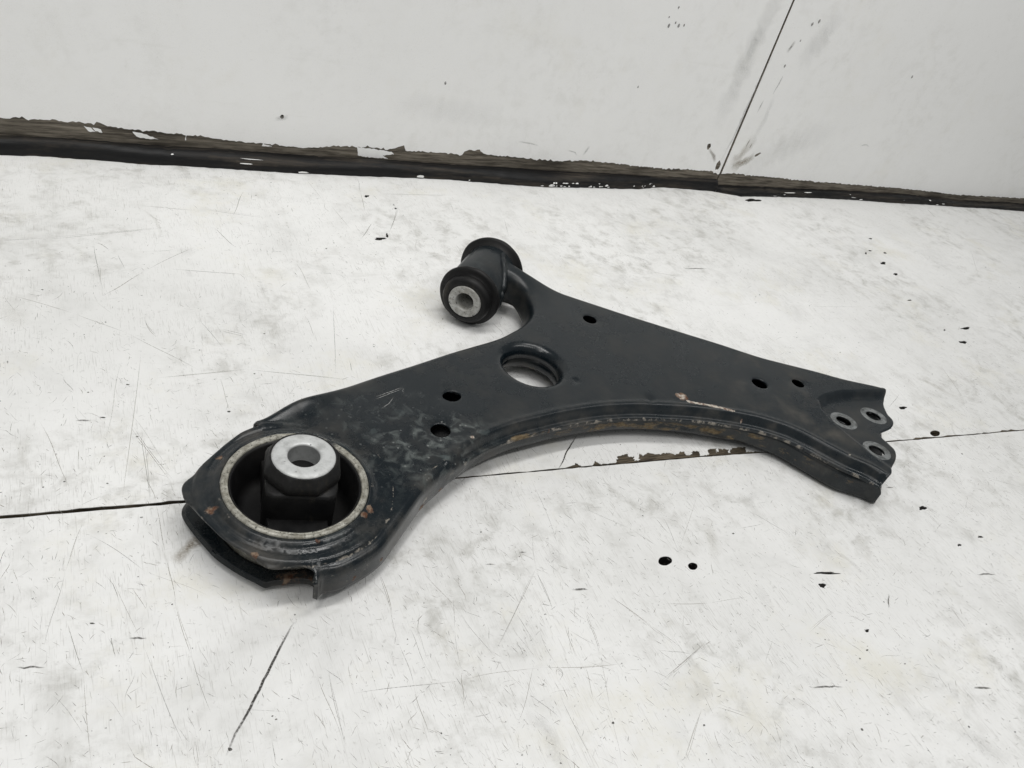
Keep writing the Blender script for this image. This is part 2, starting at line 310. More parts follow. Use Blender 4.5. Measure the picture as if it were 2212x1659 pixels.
def mat_wood(name, dark, light, sx=(1, 14, 14), seam=False):
    n = NT(name)
    g = n.noise(30.0, 7, 0.7, vec=n.mapped(sx)); b = n.noise(11.0, 4, 0.6)
    c = n.mix(n.ramp(g, 0.32, 0.68), dark, light)
    c = n.mix(n.ramp(b, 0.45, 0.7, 0, 0.6), c, tuple(x * 0.45 for x in dark))
    if seam:   # fresh bare wood where the paint has flaked off along the joint
        sp = n.new('ShaderNodeSeparateXYZ'); n.put(sp.inputs[0], n.tc.outputs['Object'])
        v = n.math('ABSOLUTE', n.math('ADD', n.math('ADD', sp.outputs[1], n.math('MULTIPLY', sp.outputs[0], 0.061)), 0.0605))
        c = n.mix(n.ramp(v, 0.013, 0.010), tuple([0.010, 0.009, 0.008]), c)
    return n.set(c, 0.85, 0.0, n.bump(g, 0.5, 0.001), 0.2)

M = {}
M['table_paint'] = mat_paint('white bench paint', (0.82, 0.82, 0.81), (0.52, 0.52, 0.505), 0.85)
M['wall_paint'] = mat_paint('white wall paint', (0.86, 0.86, 0.85), (0.72, 0.72, 0.705), 0.30)
M['wood'] = mat_wood('weathered plywood', (0.060, 0.052, 0.042), (0.225, 0.200, 0.162))
M['dark_wood'] = mat_wood('dirty bench plywood', (0.028, 0.023, 0.017), (0.15, 0.122, 0.085), (2, 26, 14), True)

def mat_strip():
    n = NT('black skirting'); g = n.noise(25.0, 6, 0.65, vec=n.mapped((0.4, 6, 6)))
    c = n.mix(n.ramp(g, 0.45, 0.8), (0.006, 0.006, 0.0065), (0.070, 0.058, 0.045))
    return n.set(c, n.ramp(g, 0.3, 0.7, 0.40, 0.7), 0.0, n.bump(g, 0.5, 0.0015), 0.25)
M['strip'] = mat_strip()

def mat_mark():
    n = NT('scratch marks')
    a = n.attr('tint', 'Color'); al = n.attr('tint', 'Alpha')
    n.set(a, 0.7, 0.0)
    tr = n.new('ShaderNodeBsdfTransparent'); mx = n.new('ShaderNodeMixShader')
    brk = n.ramp(n.noise(900.0, 2, 0.5), 0.30, 0.55, 0.35, 1.0)
    n.put(mx.inputs[0], n.math('MULTIPLY', al, brk)); n.t.links.new(tr.outputs[0], mx.inputs[1]); n.t.links.new(n.b.outputs[0], mx.inputs[2])
    n.t.links.new(mx.outputs[0], n.out.inputs[0])
    return n.m
M['mark'] = mat_mark()

def mat_steel():
    """black dipped steel with dust, chips, rust"""
    n = NT('black painted steel')
    big = n.noise(9.0, 5, 0.6); mid = n.noise(45.0, 6, 0.65); fine = n.noise(420.0, 4, 0.6); spot = n.voronoi(210.0)
    c = n.mix(n.ramp(big, 0.35, 0.7), (0.0042, 0.0080, 0.0110), (0.0100, 0.0138, 0.0165))
    dust = n.math('MULTIPLY', n.ramp(mid, 0.42, 0.75), n.attr('dust'))
    c = n.mix(n.math('MULTIPLY', dust, 0.7), c, (0.075, 0.068, 0.058))
    # pale water spots and blotches
    bl = n.math('MULTIPLY', n.ramp(n.noise(130.0, 4, 0.6, dist=0.6), 0.47, 0.74), n.attr('splash'))
    c = n.mix(n.math('MULTIPLY', bl, 0.75), c, (0.13, 0.145, 0.14))
    bl2 = n.math('MULTIPLY', n.ramp(n.noise(75.0, 3, 0.5), 0.60, 0.68), n.attr('splash'))
    c = n.mix(n.math('MULTIPLY', bl2, 0.50), c, (0.08, 0.10, 0.10))
    sp = n.math('MULTIPLY', n.ramp(spot, 0.16, 0.10), n.math('ADD', n.math('MULTIPLY', n.attr('splash'), 0.40), 0.0))
    c = n.mix(sp, c, (0.30, 0.31, 0.30))
    # worn edges: broken bright line
    we = n.math('SUBTRACT', n.math('ADD', n.attr('wear'), n.noise(190.0, 4, 0.7)), 1.0)
    we = n.ramp(we, 0.10, 0.22)
    c = n.mix(n.math('MULTIPLY', we, 0.85), c, (0.26, 0.235, 0.20))
    # mud
    mu = n.ramp(n.math('SUBTRACT', n.math('ADD', n.attr('mud'), n.noise(70.0, 6, 0.7, vec=n.mapped((1, 1, 2.5)))), 1.0), -0.04, 0.10)
    c = n.mix(n.math('MULTIPLY', mu, 0.9), c, n.mix(n.ramp(fine, 0.4, 0.6), (0.115, 0.080, 0.040), (0.20, 0.15, 0.085)))
    # rust
    ru = n.ramp(n.math('SUBTRACT', n.math('ADD', n.attr('rust'), n.noise(160.0, 5, 0.7)), 1.0), -0.05, 0.10)
    c = n.mix(ru, c, n.mix(n.ramp(n.noise(260.0, 4, 0.7), 0.40, 0.62), (0.085, 0.032, 0.014), (0.21, 0.15, 0.105)))
    # bare scraped metal
    ba = n.ramp(n.math('SUBTRACT', n.math('ADD', n.attr('bare'), n.noise(210.0, 5, 0.75)), 1.0), -0.10, 0.08)
    c = n.mix(ba, c, n.mix(n.ramp(n.noise(330.0, 4, 0.7), 0.38, 0.60), (0.16, 0.10, 0.075), (0.50, 0.46, 0.40)))
    r = n.ramp(n.math('ADD', n.math('MULTIPLY', mid, 0.6), n.math('MULTIPLY', big, 0.4)), 0.35, 0.65, 0.20, 0.40)
    r2 = n.math('MAXIMUM', r, n.math('MULTIPLY', n.math('MAXIMUM', n.math('MAXIMUM', ru, ba), mu), 0.75))
    nb = n.bump(n.noise(24.0, 3, 0.5), 0.05, 0.0020, n.bump(fine, 0.06, 0.0004)); nb = n.bump(n.math('ADD', n.math('ADD', ru, ba), mu), 0.5, 0.0003, nb)
    return n.set(c, r2, 0.0, nb, 0.38)
M['steel'] = mat_steel()

def mat_rubber(name, a, b, rough):
    n = NT(name); f = n.noise(150.0, 5, 0.6); g = n.noise(35.0, 4, 0.6)
    c = n.mix(n.ramp(g, 0.35, 0.7), a, b)
    c = n.mix(n.math('MULTIPLY', n.ramp(n.noise(60.0, 5, 0.7, vec=n.mapped((1, 1, 0.5))), 0.56, 0.72), 0.6), c, (0.040, 0.034, 0.025))
    return n.set(c, n.ramp(f, 0.3, 0.7, rough - 0.1, rough + 0.1), 0.0, n.bump(f, 0.3, 0.0005), 0.28)
M['rubber'] = mat_rubber('black rubber', (0.0045, 0.0045, 0.005), (0.010, 0.0095, 0.009), 0.55)

def mat_metal(name, base, dirt, lo, hi, scale, metal=0.0, pit=0.62, masked=False):
    n = NT(name); f = n.noise(scale, 6, 0.7); p = n.noise(scale * 3.1, 5, 0.75); q = n.noise(scale * 0.5, 3, 0.6, vec=n.mapped(loc=(5, 3, 1)))
    c = n.mix(n.ramp(f, lo, hi), base, dirt)
    c = n.mix(n.ramp(q, 0.5, 0.75, 0, 0.5), c, (dirt[0] * 0.75, dirt[1] * 0.70, dirt[2] * 0.60))
    pm = n.ramp(p, pit, pit + 0.06)
    c = n.mix(pm, c, tuple(x * 0.22 for x in dirt))
    if masked: c = n.mix(n.attr('paint'), c, (0.012, 0.014, 0.015))  # black paint on the ring; on the core, shade coloured into the bore
    return n.set(c, n.ramp(f, 0.3, 0.7, 0.36, 0.60), metal, n.bump(n.math('SUBTRACT', f, pm), 0.55, 0.0004), 0.5)
M['aluminium'] = mat_metal('bare sleeve metal', (0.46, 0.46, 0.44), (0.28, 0.275, 0.25), 0.40, 0.64, 190.0, 0.15, 0.575)
M['clean_metal'] = mat_metal('clean core metal', (0.57, 0.58, 0.575), (0.36, 0.365, 0.36), 0.40, 0.68, 110.0, 0.2, 0.64, True)
M['ring_metal'] = mat_metal('corroded ring metal', (0.44, 0.43, 0.38), (0.21, 0.20, 0.165), 0.34, 0.62, 240.0, 0.1, 0.57, True)
M['seat_metal'] = mat_metal('worn bolt seat', (0.21, 0.22, 0.22), (0.085, 0.09, 0.09), 0.40, 0.64, 170.0, 0.2, 0.60)

# ------------------------------------------------------------ flat sheets with openings
def sheet(outline, holes, to3d, depth):
    """flat sheet with openings and edge walls 'depth' deep; to3d maps (u,v,w) to millimetres, w = height."""
    if signed_area(outline) < 0: outline = outline[::-1]
    hs = [h if signed_area(h) < 0 else h[::-1] for h in holes]
    W, T, loops = cdt(outline, hs, [])
    V = [to3d(u, v, 0.0) for u, v in W]; F = [tuple(t) for t in T]
    for lp in loops:
        s = len(V)
        V += [to3d(W[i][0], W[i][1], -depth) for i in lp]
        n = len(lp)
        for i in range(n):
            F.append((lp[i], s + i, s + (i + 1) % n, lp[(i + 1) % n]))
    return np.array(V), F, loops

def ragged(pts, step, amp, seed):
    """open polyline resampled with small irregular jags."""
    r = random.Random(seed); out = []
    for a, b in zip(pts, pts[1:]):
        d = math.dist(a, b); n = max(1, int(d / step)); nx, ny = -(b[1] - a[1]) / max(d, 1e-6), (b[0] - a[0]) / max(d, 1e-6)
        for j in range(n):
            t = (j + (r.uniform(-0.25, 0.25) if j else 0)) / n; k = r.gauss(0, amp) if j else 0
            out.append((a[0] + (b[0] - a[0]) * t + nx * k, a[1] + (b[1] - a[1]) * t + ny * k))
    out.append(tuple(pts[-1]))
    return out

def blob(c, a, b, n, irr, seed):
    r = random.Random(seed); ph = [r.uniform(0, 6.28) for _ in range(4)]
    out = []
    for j in range(n):
        t = 2 * math.pi * j / n
        k = 1 + irr * (0.5 * math.sin(2 * t + ph[0]) + 0.45 * math.sin(3 * t + ph[1]) + 0.35 * math.sin(5 * t + ph[2])) + r.gauss(0, irr * 0.18)
        out.append((c[0] + k * (math.cos(t) * a[0] + math.sin(t) * b[0]), c[1] + k * (math.cos(t) * a[1] + math.sin(t) * b[1])))
    return out

# ------------------------------------------------------------ workbench top
BENCH = (250.0, 350.0, 0.0)
bench = empty('workbench', BENCH)
bench['label'] = 'white painted plank workbench top, scratched, chipped and stained, under the control arm'
bench['category'] = 'workbench'
SEAM = [(-420, 330.0), (-39.6, 305.3), (39, 300.4), (192.8, 291.6), (254.6, 288.1), (306.6, 285), (361.4, 282), (424.8, 277.2), (541, 269.9), (708, 259.6), (1900, 187.0)]
def seam_y(x): return float(np.interp(x, [p[0] for p in SEAM], [p[1] for p in SEAM]))
X0, X1, YF, YB = -420.0, 1900.0, -260.0, 703.0
flat = lambda z0: (lambda u, v, w: (u, v, z0 + w))
DEEP = {378.8, 513.0, 384.0, 512.8, 538.4, 597.1, 802.8, 772.1, 806.8, 803.4, 841.2, 812.2, 833.0, 799.2, 767.5, 233.9, 223.9, 231.7, 254.4, 721.1, 389.0}
drill = [c for c in CHIPS if c[0] == 'd']
drill_loops = [blob((c[1], c[2]), (c[3], c[4]), (c[5], c[6]), 18, 0.05, int(c[1])) for c in drill]
chip_loops = []
for i, c in enumerate(CHIPS):
    if c[0] != 'c': continue
    if c[1] not in DEEP: continue
    k = 0.55 if c[1] == 389.0 else 0.8
    chip_loops.append(blob((c[1], c[2]), (c[3] * 0.72, c[4] * 0.72), (c[5] * k * 0.9, c[6] * k * 0.9), 30, 0.30, i))
back_line = ragged([p for p in SEAM], 6.0, 0.22, 3)
gap_back = [(x, y + 0.55 + (0.9 if x < 60 else 0.0)) for x, y in ragged(SEAM, 5.0, 0.18, 4)]
gap_front = [(x, y - 0.45) for x, y in ragged(SEAM, 5.0, 0.12, 5)]
board_mesh = []
for side in ('rear', 'front'):
    if side == 'rear':
        edge = [p for p in gap_back]; outline = edge + [(X1, YB), (X0, YB)]
        pe = [(x, y + 0.1) for x, y in gap_back if x < 264] + [(x, max(seam_y(x) + (y - seam_y(x)) * 0.82, seam_y(x) + 0.7)) for x, y in ragged(CHIPPED_EDGE, 1.0, 0.42, 8)] + [(x, y + 0.1 + (max(0, rnd.gauss(0, 1.0)) if 545 < x < 760 else 0)) for x, y in gap_back if x > 417]
        paint_outline = pe + [(X1, YB - 0.2), (X0, YB - 0.2)]
    else:
        edge = [p for p in gap_front]; outline = edge[::-1] + [(X0, YF), (X1, YF)]
        paint_outline = [(x, y - 0.15) for x, y in edge[::-1]] + [(X0, YF + 0.2), (X1, YF + 0.2)]
    poly = np.array(outline)
    dl = [h for h in drill_loops if inside(np.array([np.mean(h, 0)]), poly)[0]]
    cl = [h for h in chip_loops if inside(np.array(h), np.array(paint_outline)).all()]
    V, F, loops = sheet(outline, [np.array(h) for h in dl], flat(-0.40), 18.0)
    bo = link('board', V, F, M['dark_wood'], bench, BENCH, smooth=False)
    pdl = [[(np.mean(h, 0)[0] + (p[0] - np.mean(h, 0)[0]) * 1.03, np.mean(h, 0)[1] + (p[1] - np.mean(h, 0)[1]) * 1.03) for p in h] for h in dl]
    V, F, loops = sheet(np.array(paint_outline), [np.array(h) for h in pdl + cl], flat(0.0), 0.36)
    link('paint_coat', V, F, M['table_paint'], bo, BENCH, smooth=False)

# scratches, gouges and specks worn into the paint
def ribbons(lines, z):
    V, F, C = [], [], []
    for pts, w, col, al in lines:
        n = len(pts); s = len(V)
        for i, p in enumerate(pts):
            a = pts[max(i - 1, 0)]; b = pts[min(i + 1, n - 1)]
            d = math.dist(a, b) or 1; nx, ny = -(b[1] - a[1]) / d, (b[0] - a[0]) / d
            u = i / (n - 1); ww = w * (0.25 + 0.75 * math.sin(math.pi * min(1, max(0, u))) ** 0.5)
            V.append((p[0] + nx * ww / 2, p[1] + ny * ww / 2, z)); V.append((p[0] - nx * ww / 2, p[1] - ny * ww / 2, z))
            f = al * min(1.0, 0.15 + 3.0 * min(u, 1 - u))
            C += [(*col, f)] * 2
        for i in range(n - 1):
            F.append((s + 2 * i, s + 2 * i + 1, s + 2 * i + 3, s + 2 * i + 2))
    return V, F, C
lines = []
def wander(a, b, n, amp, r):
    d = math.dist(a, b) or 1; nx, ny = -(b[1] - a[1]) / d, (b[0] - a[0]) / d
    k = r.gauss(0, amp); k2 = r.gauss(0, amp * 0.4)
    return [(a[0] + (b[0] - a[0]) * t + nx * (k * math.sin(math.pi * t) + k2 * math.sin(2 * math.pi * t)),
             a[1] + (b[1] - a[1]) * t + ny * (k * math.sin(math.pi * t) + k2 * math.sin(2 * math.pi * t))) for t in [j / n for j in range(n + 1)]]
GREY = [(0.30, 0.29, 0.27), (0.22, 0.21, 0.20), (0.38, 0.36, 0.32), (0.27, 0.24, 0.20)]
for x0, y0, x1, y1 in SCRATCHES:
    d = 0.5 + 0.5 * min(1.5, (y0 + y1) / 700)
    for q in range(rnd.choice([1, 1, 1, 2])):
        o = rnd.gauss(0, 0.9) * q
        lines.append((wander((x0 + o, y0 + o), (x1 + o, y1 + o), 8, 0.6, rnd), rnd.uniform(0.18, 0.32) * d, rnd.choice(GREY), rnd.uniform(0.4, 0.85)))
for i in range(27000):
    y = rnd.uniform(20, 672); x = rnd.uniform(-60, 560 + y * 1.1)
    if rnd.random() < 0.75 * (y / 672) + 0.25 * math.sin(x * 0.017 + 2 * math.sin(y * 0.013)): continue
    L = min(24, rnd.lognormvariate(0.95, 0.7)); an = math.radians(rnd.gauss(-72, 22) if rnd.random() < 0.6 else rnd.uniform(0, 180))
    p = (x, y); q = (x + L * math.cos(an), y + L * math.sin(an))
    lines.append((wander(p, q, 3, L * 0.05, rnd), rnd.uniform(0.12, 0.30), rnd.choice(GREY), rnd.uniform(0.22, 0.75)))
lines = [l for l in lines if max(p[1] for p in l[0]) < 674]
for l in (0.0, 0.5):
    lines.append(([(x + l, y) for x, y in ragged(GOUGE, 3.0, 0.12, 11)], 1.0 if l == 0 else 0.6, (0.05, 0.045, 0.04), 0.9 if l == 0 else 0.5))
lines.append((ragged(CRACK, 3.0, 0.15, 12), 0.9, (0.03, 0.027, 0.022), 0.95))
V, F, C = ribbons(lines, 0.05)
for i in range(3600):                                        # specks
    y = rnd.uniform(20, 672); x = rnd.uniform(-60, 560 + y * 1.1)
    r = min(1.0, rnd.lognormvariate(-1.5, 0.5)); s = len(V); g = rnd.uniform(0.02, 0.20); al = rnd.uniform(0.5, 1.0); ex = rnd.uniform(0.3, 1.0)
    for j in range(6):
        a = 2 * math.pi * j / 6 + rnd.uniform(-0.3, 0.3); V.append((x + r * math.cos(a), y + r * ex * math.sin(a), 0.09)); C.append((g, g * 0.95, g * 0.88, al))
    F.append(tuple(range(s, s + 6)))
for c in CHIPS:                                              # the smallest paint nicks
    if c[0] == 'c' and c[1] not in DEEP:
        big = max(math.hypot(c[3], c[4]), math.hypot(c[5], c[6])) > 1.6; al = 0.42 if big else 0.9
        if big:
            aa = (c[3], c[4]) if math.hypot(c[3], c[4]) > math.hypot(c[5], c[6]) else (c[5], c[6])
            v_, f_, c_ = ribbons([(ragged([(c[1] - aa[0], c[2] - aa[1]), (c[1], c[2] + 0.3), (c[1] + aa[0], c[2] + aa[1])], 1.6, 0.25, int(c[1])), rnd.uniform(0.7, 1.4), (0.09, 0.085, 0.075), 0.7)], 0.09)
            F += [tuple(i_ + len(V) for i_ in g_) for g_ in f_]; V += v_; C += c_; continue
        s = len(V); b_ = blob((c[1], c[2]), (c[3], c[4]), (c[5] * 0.6, c[6] * 0.6), 10, 0.25, int(c[1] * 7))
        V += [(p[0], p[1], 0.09) for p in b_]; C += [(0.05, 0.047, 0.04, al)] * 10; F.append(tuple(range(s, s + 10)))
def smear(path, w, col, al, to3d, V, F, C, seed):
    r = random.Random(seed); s = len(V); n = len(path); m = 5
    for i, p in enumerate(path):
        a = path[max(i - 1, 0)]; b = path[min(i + 1, n - 1)]; dd = math.dist(a, b) or 1; nx, ny = -(b[1] - a[1]) / dd, (b[0] - a[0]) / dd
        ww = w * r.uniform(0.7, 1.2); fe = math.sin(math.pi * i / (n - 1))
        for j in range(m):
            k = (j / (m - 1) - 0.5) * ww; V.append(to3d(p[0] + nx * k, p[1] + ny * k)); C.append((*col, al * fe * math.sin(math.pi * j / (m - 1)) * r.uniform(0.6, 1.2)))
    for i in range(n - 1):
        for j in range(m - 1): F.append((s + i * m + j, s + i * m + j + 1, s + (i + 1) * m + j + 1, s + (i + 1) * m + j))
for i in range(60):
    y = rnd.uniform(20, 640); x = rnd.uniform(-60, 520 + y); L = rnd.uniform(8, 46); an = math.radians(rnd.gauss(-70, 40))
    path = wander((x, y), (x + L * math.cos(an), y + L * math.sin(an)), 7, L * 0.12, rnd)
    if max(p[1] for p in path) > 668: continue
    zz = 0.10 + 0.0004 * i
    smear(path, rnd.uniform(3, 16), rnd.choice([(0.33, 0.32, 0.30), (0.36, 0.33, 0.25), (0.30, 0.29, 0.27)]), rnd.uniform(0.05, 0.18), (lambda u, v, zz=zz: (u, v, zz)), V, F, C, i)
smear(wander((30, 263), (48, 276), 8, 1.5, rnd), 7, (0.22, 0.17, 0.10), 0.6, lambda u, v: (u, v, 0.17), V, F, C, 501)
sc_ob = link('scratches', V, F, M['mark'], bench, BENCH, smooth=False, attrs={'tint': np.array(C)})
sc_ob['kind'] = 'stuff'

# ------------------------------------------------------------ back wall: two painted panels with a worn foot and a black strip
WALLB = (300.0, 690.0, 0.0)
wall = empty('wall', WALLB); wall['kind'] = 'structure'
wall['label'] = 'white painted panel wall behind the workbench with bare worn wood at its foot'
wall['category'] = 'wall'
def wmap(y0): return lambda u, v, w: (u, y0 - w, v)
SX = 676.2
def seam_x(z): return SX - 0.012 * (z - 20)
screw = blob((166.3, 45.4), (1.7, 0.1), (0.0, 1.9), 14, 0.08, 5)
for side in ('a', 'b'):
    y0 = 690.0 if side == 'a' else 689.2
    if side == 'a':
        pe = [(-420, 27.0)] + [tuple(p) for p in PAINT_EDGE_A] + [(SX - 1.2, 19.6)]
        pe = ragged(pe, 2.0, 0.55, 21)
        out = pe + [(seam_x(430) - 1.0, 430.0), (-420.0, 430.0)]
        bout = [(-420, 0.4), (SX - 0.7, 0.4), (seam_x(430) - 0.7, 430.5), (-420, 430.5)]
        holes = [screw]; bh = [blob((166.3, 45.4), (1.3, 0.0), (0, 1.3), 12, 0.04, 6)]
    else:
        pe = ragged([(SX + 1.4, 20.4)] + [tuple(p) for p in PAINT_EDGE_B[1:]] + [(1900, 14.0)], 2.4, 0.5, 22)
        out = pe + [(1900.0, 430.0), (seam_x(430) + 0.4, 430.0)]
        bout = [(SX + 0.4, 0.4), (1900, 0.4), (1900, 430.5), (seam_x(430) + 0.4, 430.5)]
        holes, bh = [], []
    chips = [((643.0, 51.8), (2.0, 2.0), (-1.6, 3.4)), ((668, 30), (3.0, 0.8), (-1.4, 6.0))] if side == 'a' else \
            [((719.5, 47.4), (3.6, 2.6), (-1.0, 1.5)), ((697, 60), (0.7, 4.4), (-0.6, 0.3)), ((703, 57), (0.5, 3.0), (-0.6, 0.4))]
    ch = [blob(c, a, b, 18, 0.16, 50 + i) for i, (c, a, b) in enumerate(chips)]
    ch = [h for h in ch if inside(np.array(h), np.array(out)).all()]
    V, F, _ = sheet(np.array(bout), [np.array(h) for h in bh], wmap(y0 + 0.5), 15.0)
    pn = link('wall_panel', V, F, M['wood'], wall, WALLB, smooth=False)
    V, F, _ = sheet(np.array(out), [np.array(h) for h in holes + ch], wmap(y0), 0.45)
    pc = link('paint_coat', V, F, M['wall_paint'], pn, WALLB, smooth=False)
    if side == 'a':                                          # islands of paint left on the bare wood
        V, F = [], []
        isl = [[(236, 22.4), (249, 22.0), (270, 20.2), (273, 17.5), (262, 16), (268, 12.6), (243, 13.4), (238, 14.8)],
               [(48, 22.5), (55, 21.8), (68, 17.4), (58, 17.2), (51, 18.6)], [(13, 24.6), (18, 23.5), (21, 20.2), (16, 20.4)], [(19, 23.6), (25, 22.6), (26, 19.8), (21, 20.8)],
               [(88.4, 22.8), (89.4, 22.8), (89, 18.2), (88.2, 18.0)], [(152, 20), (160, 17.6), (151, 17.4)]]
        for p in isl:
            q = ragged(p + [p[0]], 1.6, 0.25, len(V))[:-1]; s = len(V)
            V += [(u, y0 + 0.12, v) for u, v in q]; F.append(tuple(range(s, s + len(q))))
        il = link('paint_remnant', V, F, M['wall_paint'], pn, WALLB, smooth=False)
        il['kind'] = 'stuff'

V, F, C = [], [], []
wf = lambda k: (lambda u, v: (u, 688.95 - 0.002 * k, v) if u > SX - 1 else (u, 689.9 - 0.002 * k, v))
BR = (0.17, 0.14, 0.10); GR = (0.34, 0.34, 0.33)
stains = [([(644, 50), (650, 45), (656, 41), (661, 33)], 5, BR, 0.75), ([(690, 26), (697, 34), (706, 39), (716, 46)], 13, (0.33, 0.29, 0.23), 0.75), ([(683, 30), (694, 45), (700, 58), (704, 70)], 16, (0.42, 0.38, 0.32), 0.40),
          ([(668, 30), (672, 60), (674, 110), (676, 160)], 4, GR, 0.35), ([(694, 164), (697, 170), (700, 177)], 5, (0.25, 0.24, 0.22), 0.85),
          ([(641, 70), (643, 100), (645, 130), (646, 165), (650, 200), (654, 240)], 26, GR, 0.18), ([(645, 140), (646, 165), (648, 185)], 14, GR, 0.14),
          ([(702, 60), (706, 90), (704, 120)], 8, GR, 0.14), ([(690, 95), (691, 104), (692, 112)], 2.2, GR, 0.6), ([(701, 118), (703, 130), (704, 140)], 2.2, GR, 0.5),
          ([(160, 43.5), (166, 44), (172, 45)], 5, GR, 0.5), ([(700, 30), (760, 60), (830, 90)], 40, GR, 0.10), ([(720, 150), (735, 185), (745, 215)], 30, GR, 0.16),
          ([(880, 70), (890, 72), (898, 69)], 2, GR, 0.5), ([(400, 40), (415, 39), (425, 37)], 1.6, GR, 0.5), ([(460, 35), (470, 33), (474, 29)], 1.8, GR, 0.4), ([(480, 30), (483, 36), (486, 42)], 4, GR, 0.4), ([(260, 70), (300, 66), (380, 62)], 30, GR, 0.08)]
for k, (pth, w, col, al) in enumerate(stains):
    pth = ragged(pth, 5.0, 0.4, 300 + k); smear(pth, w, col, al, wf(k), V, F, C, 700 + k)
for x, z_ in ((535.2, 188), (531.2, 170.3), (542.8, 171.8), (538, 174), (549, 173), (528, 178), (706, 178), (720, 200), (712, 196), (905, 160), (700, 150), (310, 90), (520, 108)):
    s = len(V); rr = rnd.uniform(0.6, 1.6)
    for j in range(7): V.append((x + rr * math.cos(j * 0.9), (688.8 if x > SX else 689.75), z_ + 1.5 * rr * math.sin(j * 0.9))); C.append((0.16, 0.155, 0.15, 0.7))
    F.append(tuple(range(s, s + 7)))
stn = link('stains', V, F, M['mark'], wall, WALLB, smooth=False, attrs={'tint': np.array(C)}); stn['kind'] = 'stuff'

def strip(xs, top, foot, y_wall, seed):
    r = random.Random(seed); V, F, n = [], [], 9
    for x in xs:
        zt = np.interp(x, [p[0] for p in top], [p[1] for p in top]) + r.gauss(0, 0.25) + 0.3 * math.sin(x * 0.05 + seed)
        yf = np.interp(x, [p[0] for p in foot], [p[1] for p in foot]) + r.gauss(0, 0.3) + 0.5 * math.sin(x * 0.043)
        dep = y_wall - yf
        for j in range(n):
            a = math.pi / 2 * j / (n - 1)
            bulge = 1.0 + 0.10 * math.sin(2 * a)
            V.append((x, y_wall - dep * math.sin(a) ** 0.85 * bulge, 0.1 + zt * math.cos(a) ** 0.85 * bulge))
    m = len(xs)
    for i in range(m - 1):
        for j in range(n - 1):
            F.append((i * n + j, i * n + j + 1, (i + 1) * n + j + 1, (i + 1) * n + j))
    return V, F
xa = np.linspace(-420, SX - 2.5, 240); xb = np.linspace(SX - 2.0, 1900, 260)
V, F = strip(xa, [(-420, 12.6)] + STRIP_TOP_A, [(-420, 681)] + STRIP_FOOT, 690.4, 1)
sa = link('skirting_strip', V, F, M['strip'], wall, WALLB)
V, F = strip(xb, STRIP_TOP_B + [(1900, 5)], STRIP_FOOT + [(1900, 672)], 689.6, 2)
sb = link('skirting_strip', V, F, M['strip'], wall, WALLB)
# smears of white paint on the strip
V, F = [], []
def fleck(x, u, lx, lu, seed):
    r = random.Random(seed); s = len(V); n = 7
    top, yw = (STRIP_TOP_A, 690.4) if x < SX - 4 else (STRIP_TOP_B, 689.6)
    for j in range(n):
        t = 2 * math.pi * j / n; k = r.uniform(0.6, 1.2)
        xx = x + lx * k * math.cos(t); a = min(1.53, max(0.1, u + lu * k * math.sin(t)))
        zt = np.interp(xx, [p[0] for p in top], [p[1] for p in top]); dep = yw - np.interp(xx, [p[0] for p in STRIP_FOOT], [p[1] for p in STRIP_FOOT])
        bu = 1.0 + 0.10 * math.sin(2 * a)
        V.append((xx, yw - dep * math.sin(a) ** 0.85 * bu - 0.35, 0.1 + zt * math.cos(a) ** 0.85 * bu + 0.35))
    F.append(tuple(range(s, s + n)))
for k in range(34): fleck(rnd.uniform(430, 590), rnd.choice([1.35, 1.45, 1.5, 1.2]), rnd.uniform(0.6, 3.0), rnd.uniform(0.03, 0.09), k)
for k in range(2): fleck(rnd.uniform(-40, 430), rnd.choice([1.3, 1.5, 0.9]), rnd.uniform(0.6, 3.0), rnd.uniform(0.03, 0.08), 60 + k)
for k in range(10): fleck(rnd.uniform(690, 1150), rnd.choice([0.8, 1.2, 1.45]), rnd.uniform(1.0, 7.0), rnd.uniform(0.03, 0.10), 90 + k)
for x, u, lx, lu in [(141, 0.80, 11, 0.03), (136, 1.15, 6, 0.05), (77, 0.85, 1.2, 0.06), (299, 1.45, 4, 0.12), (789, 0.9, 12, 0.06), (185, 1.5, 5, 0.12)]: fleck(x, u, lx, lu, int(x))
fk = link('paint_fleck', V, F, M['wall_paint'], sa, WALLB, smooth=False); fk['kind'] = 'stuff'

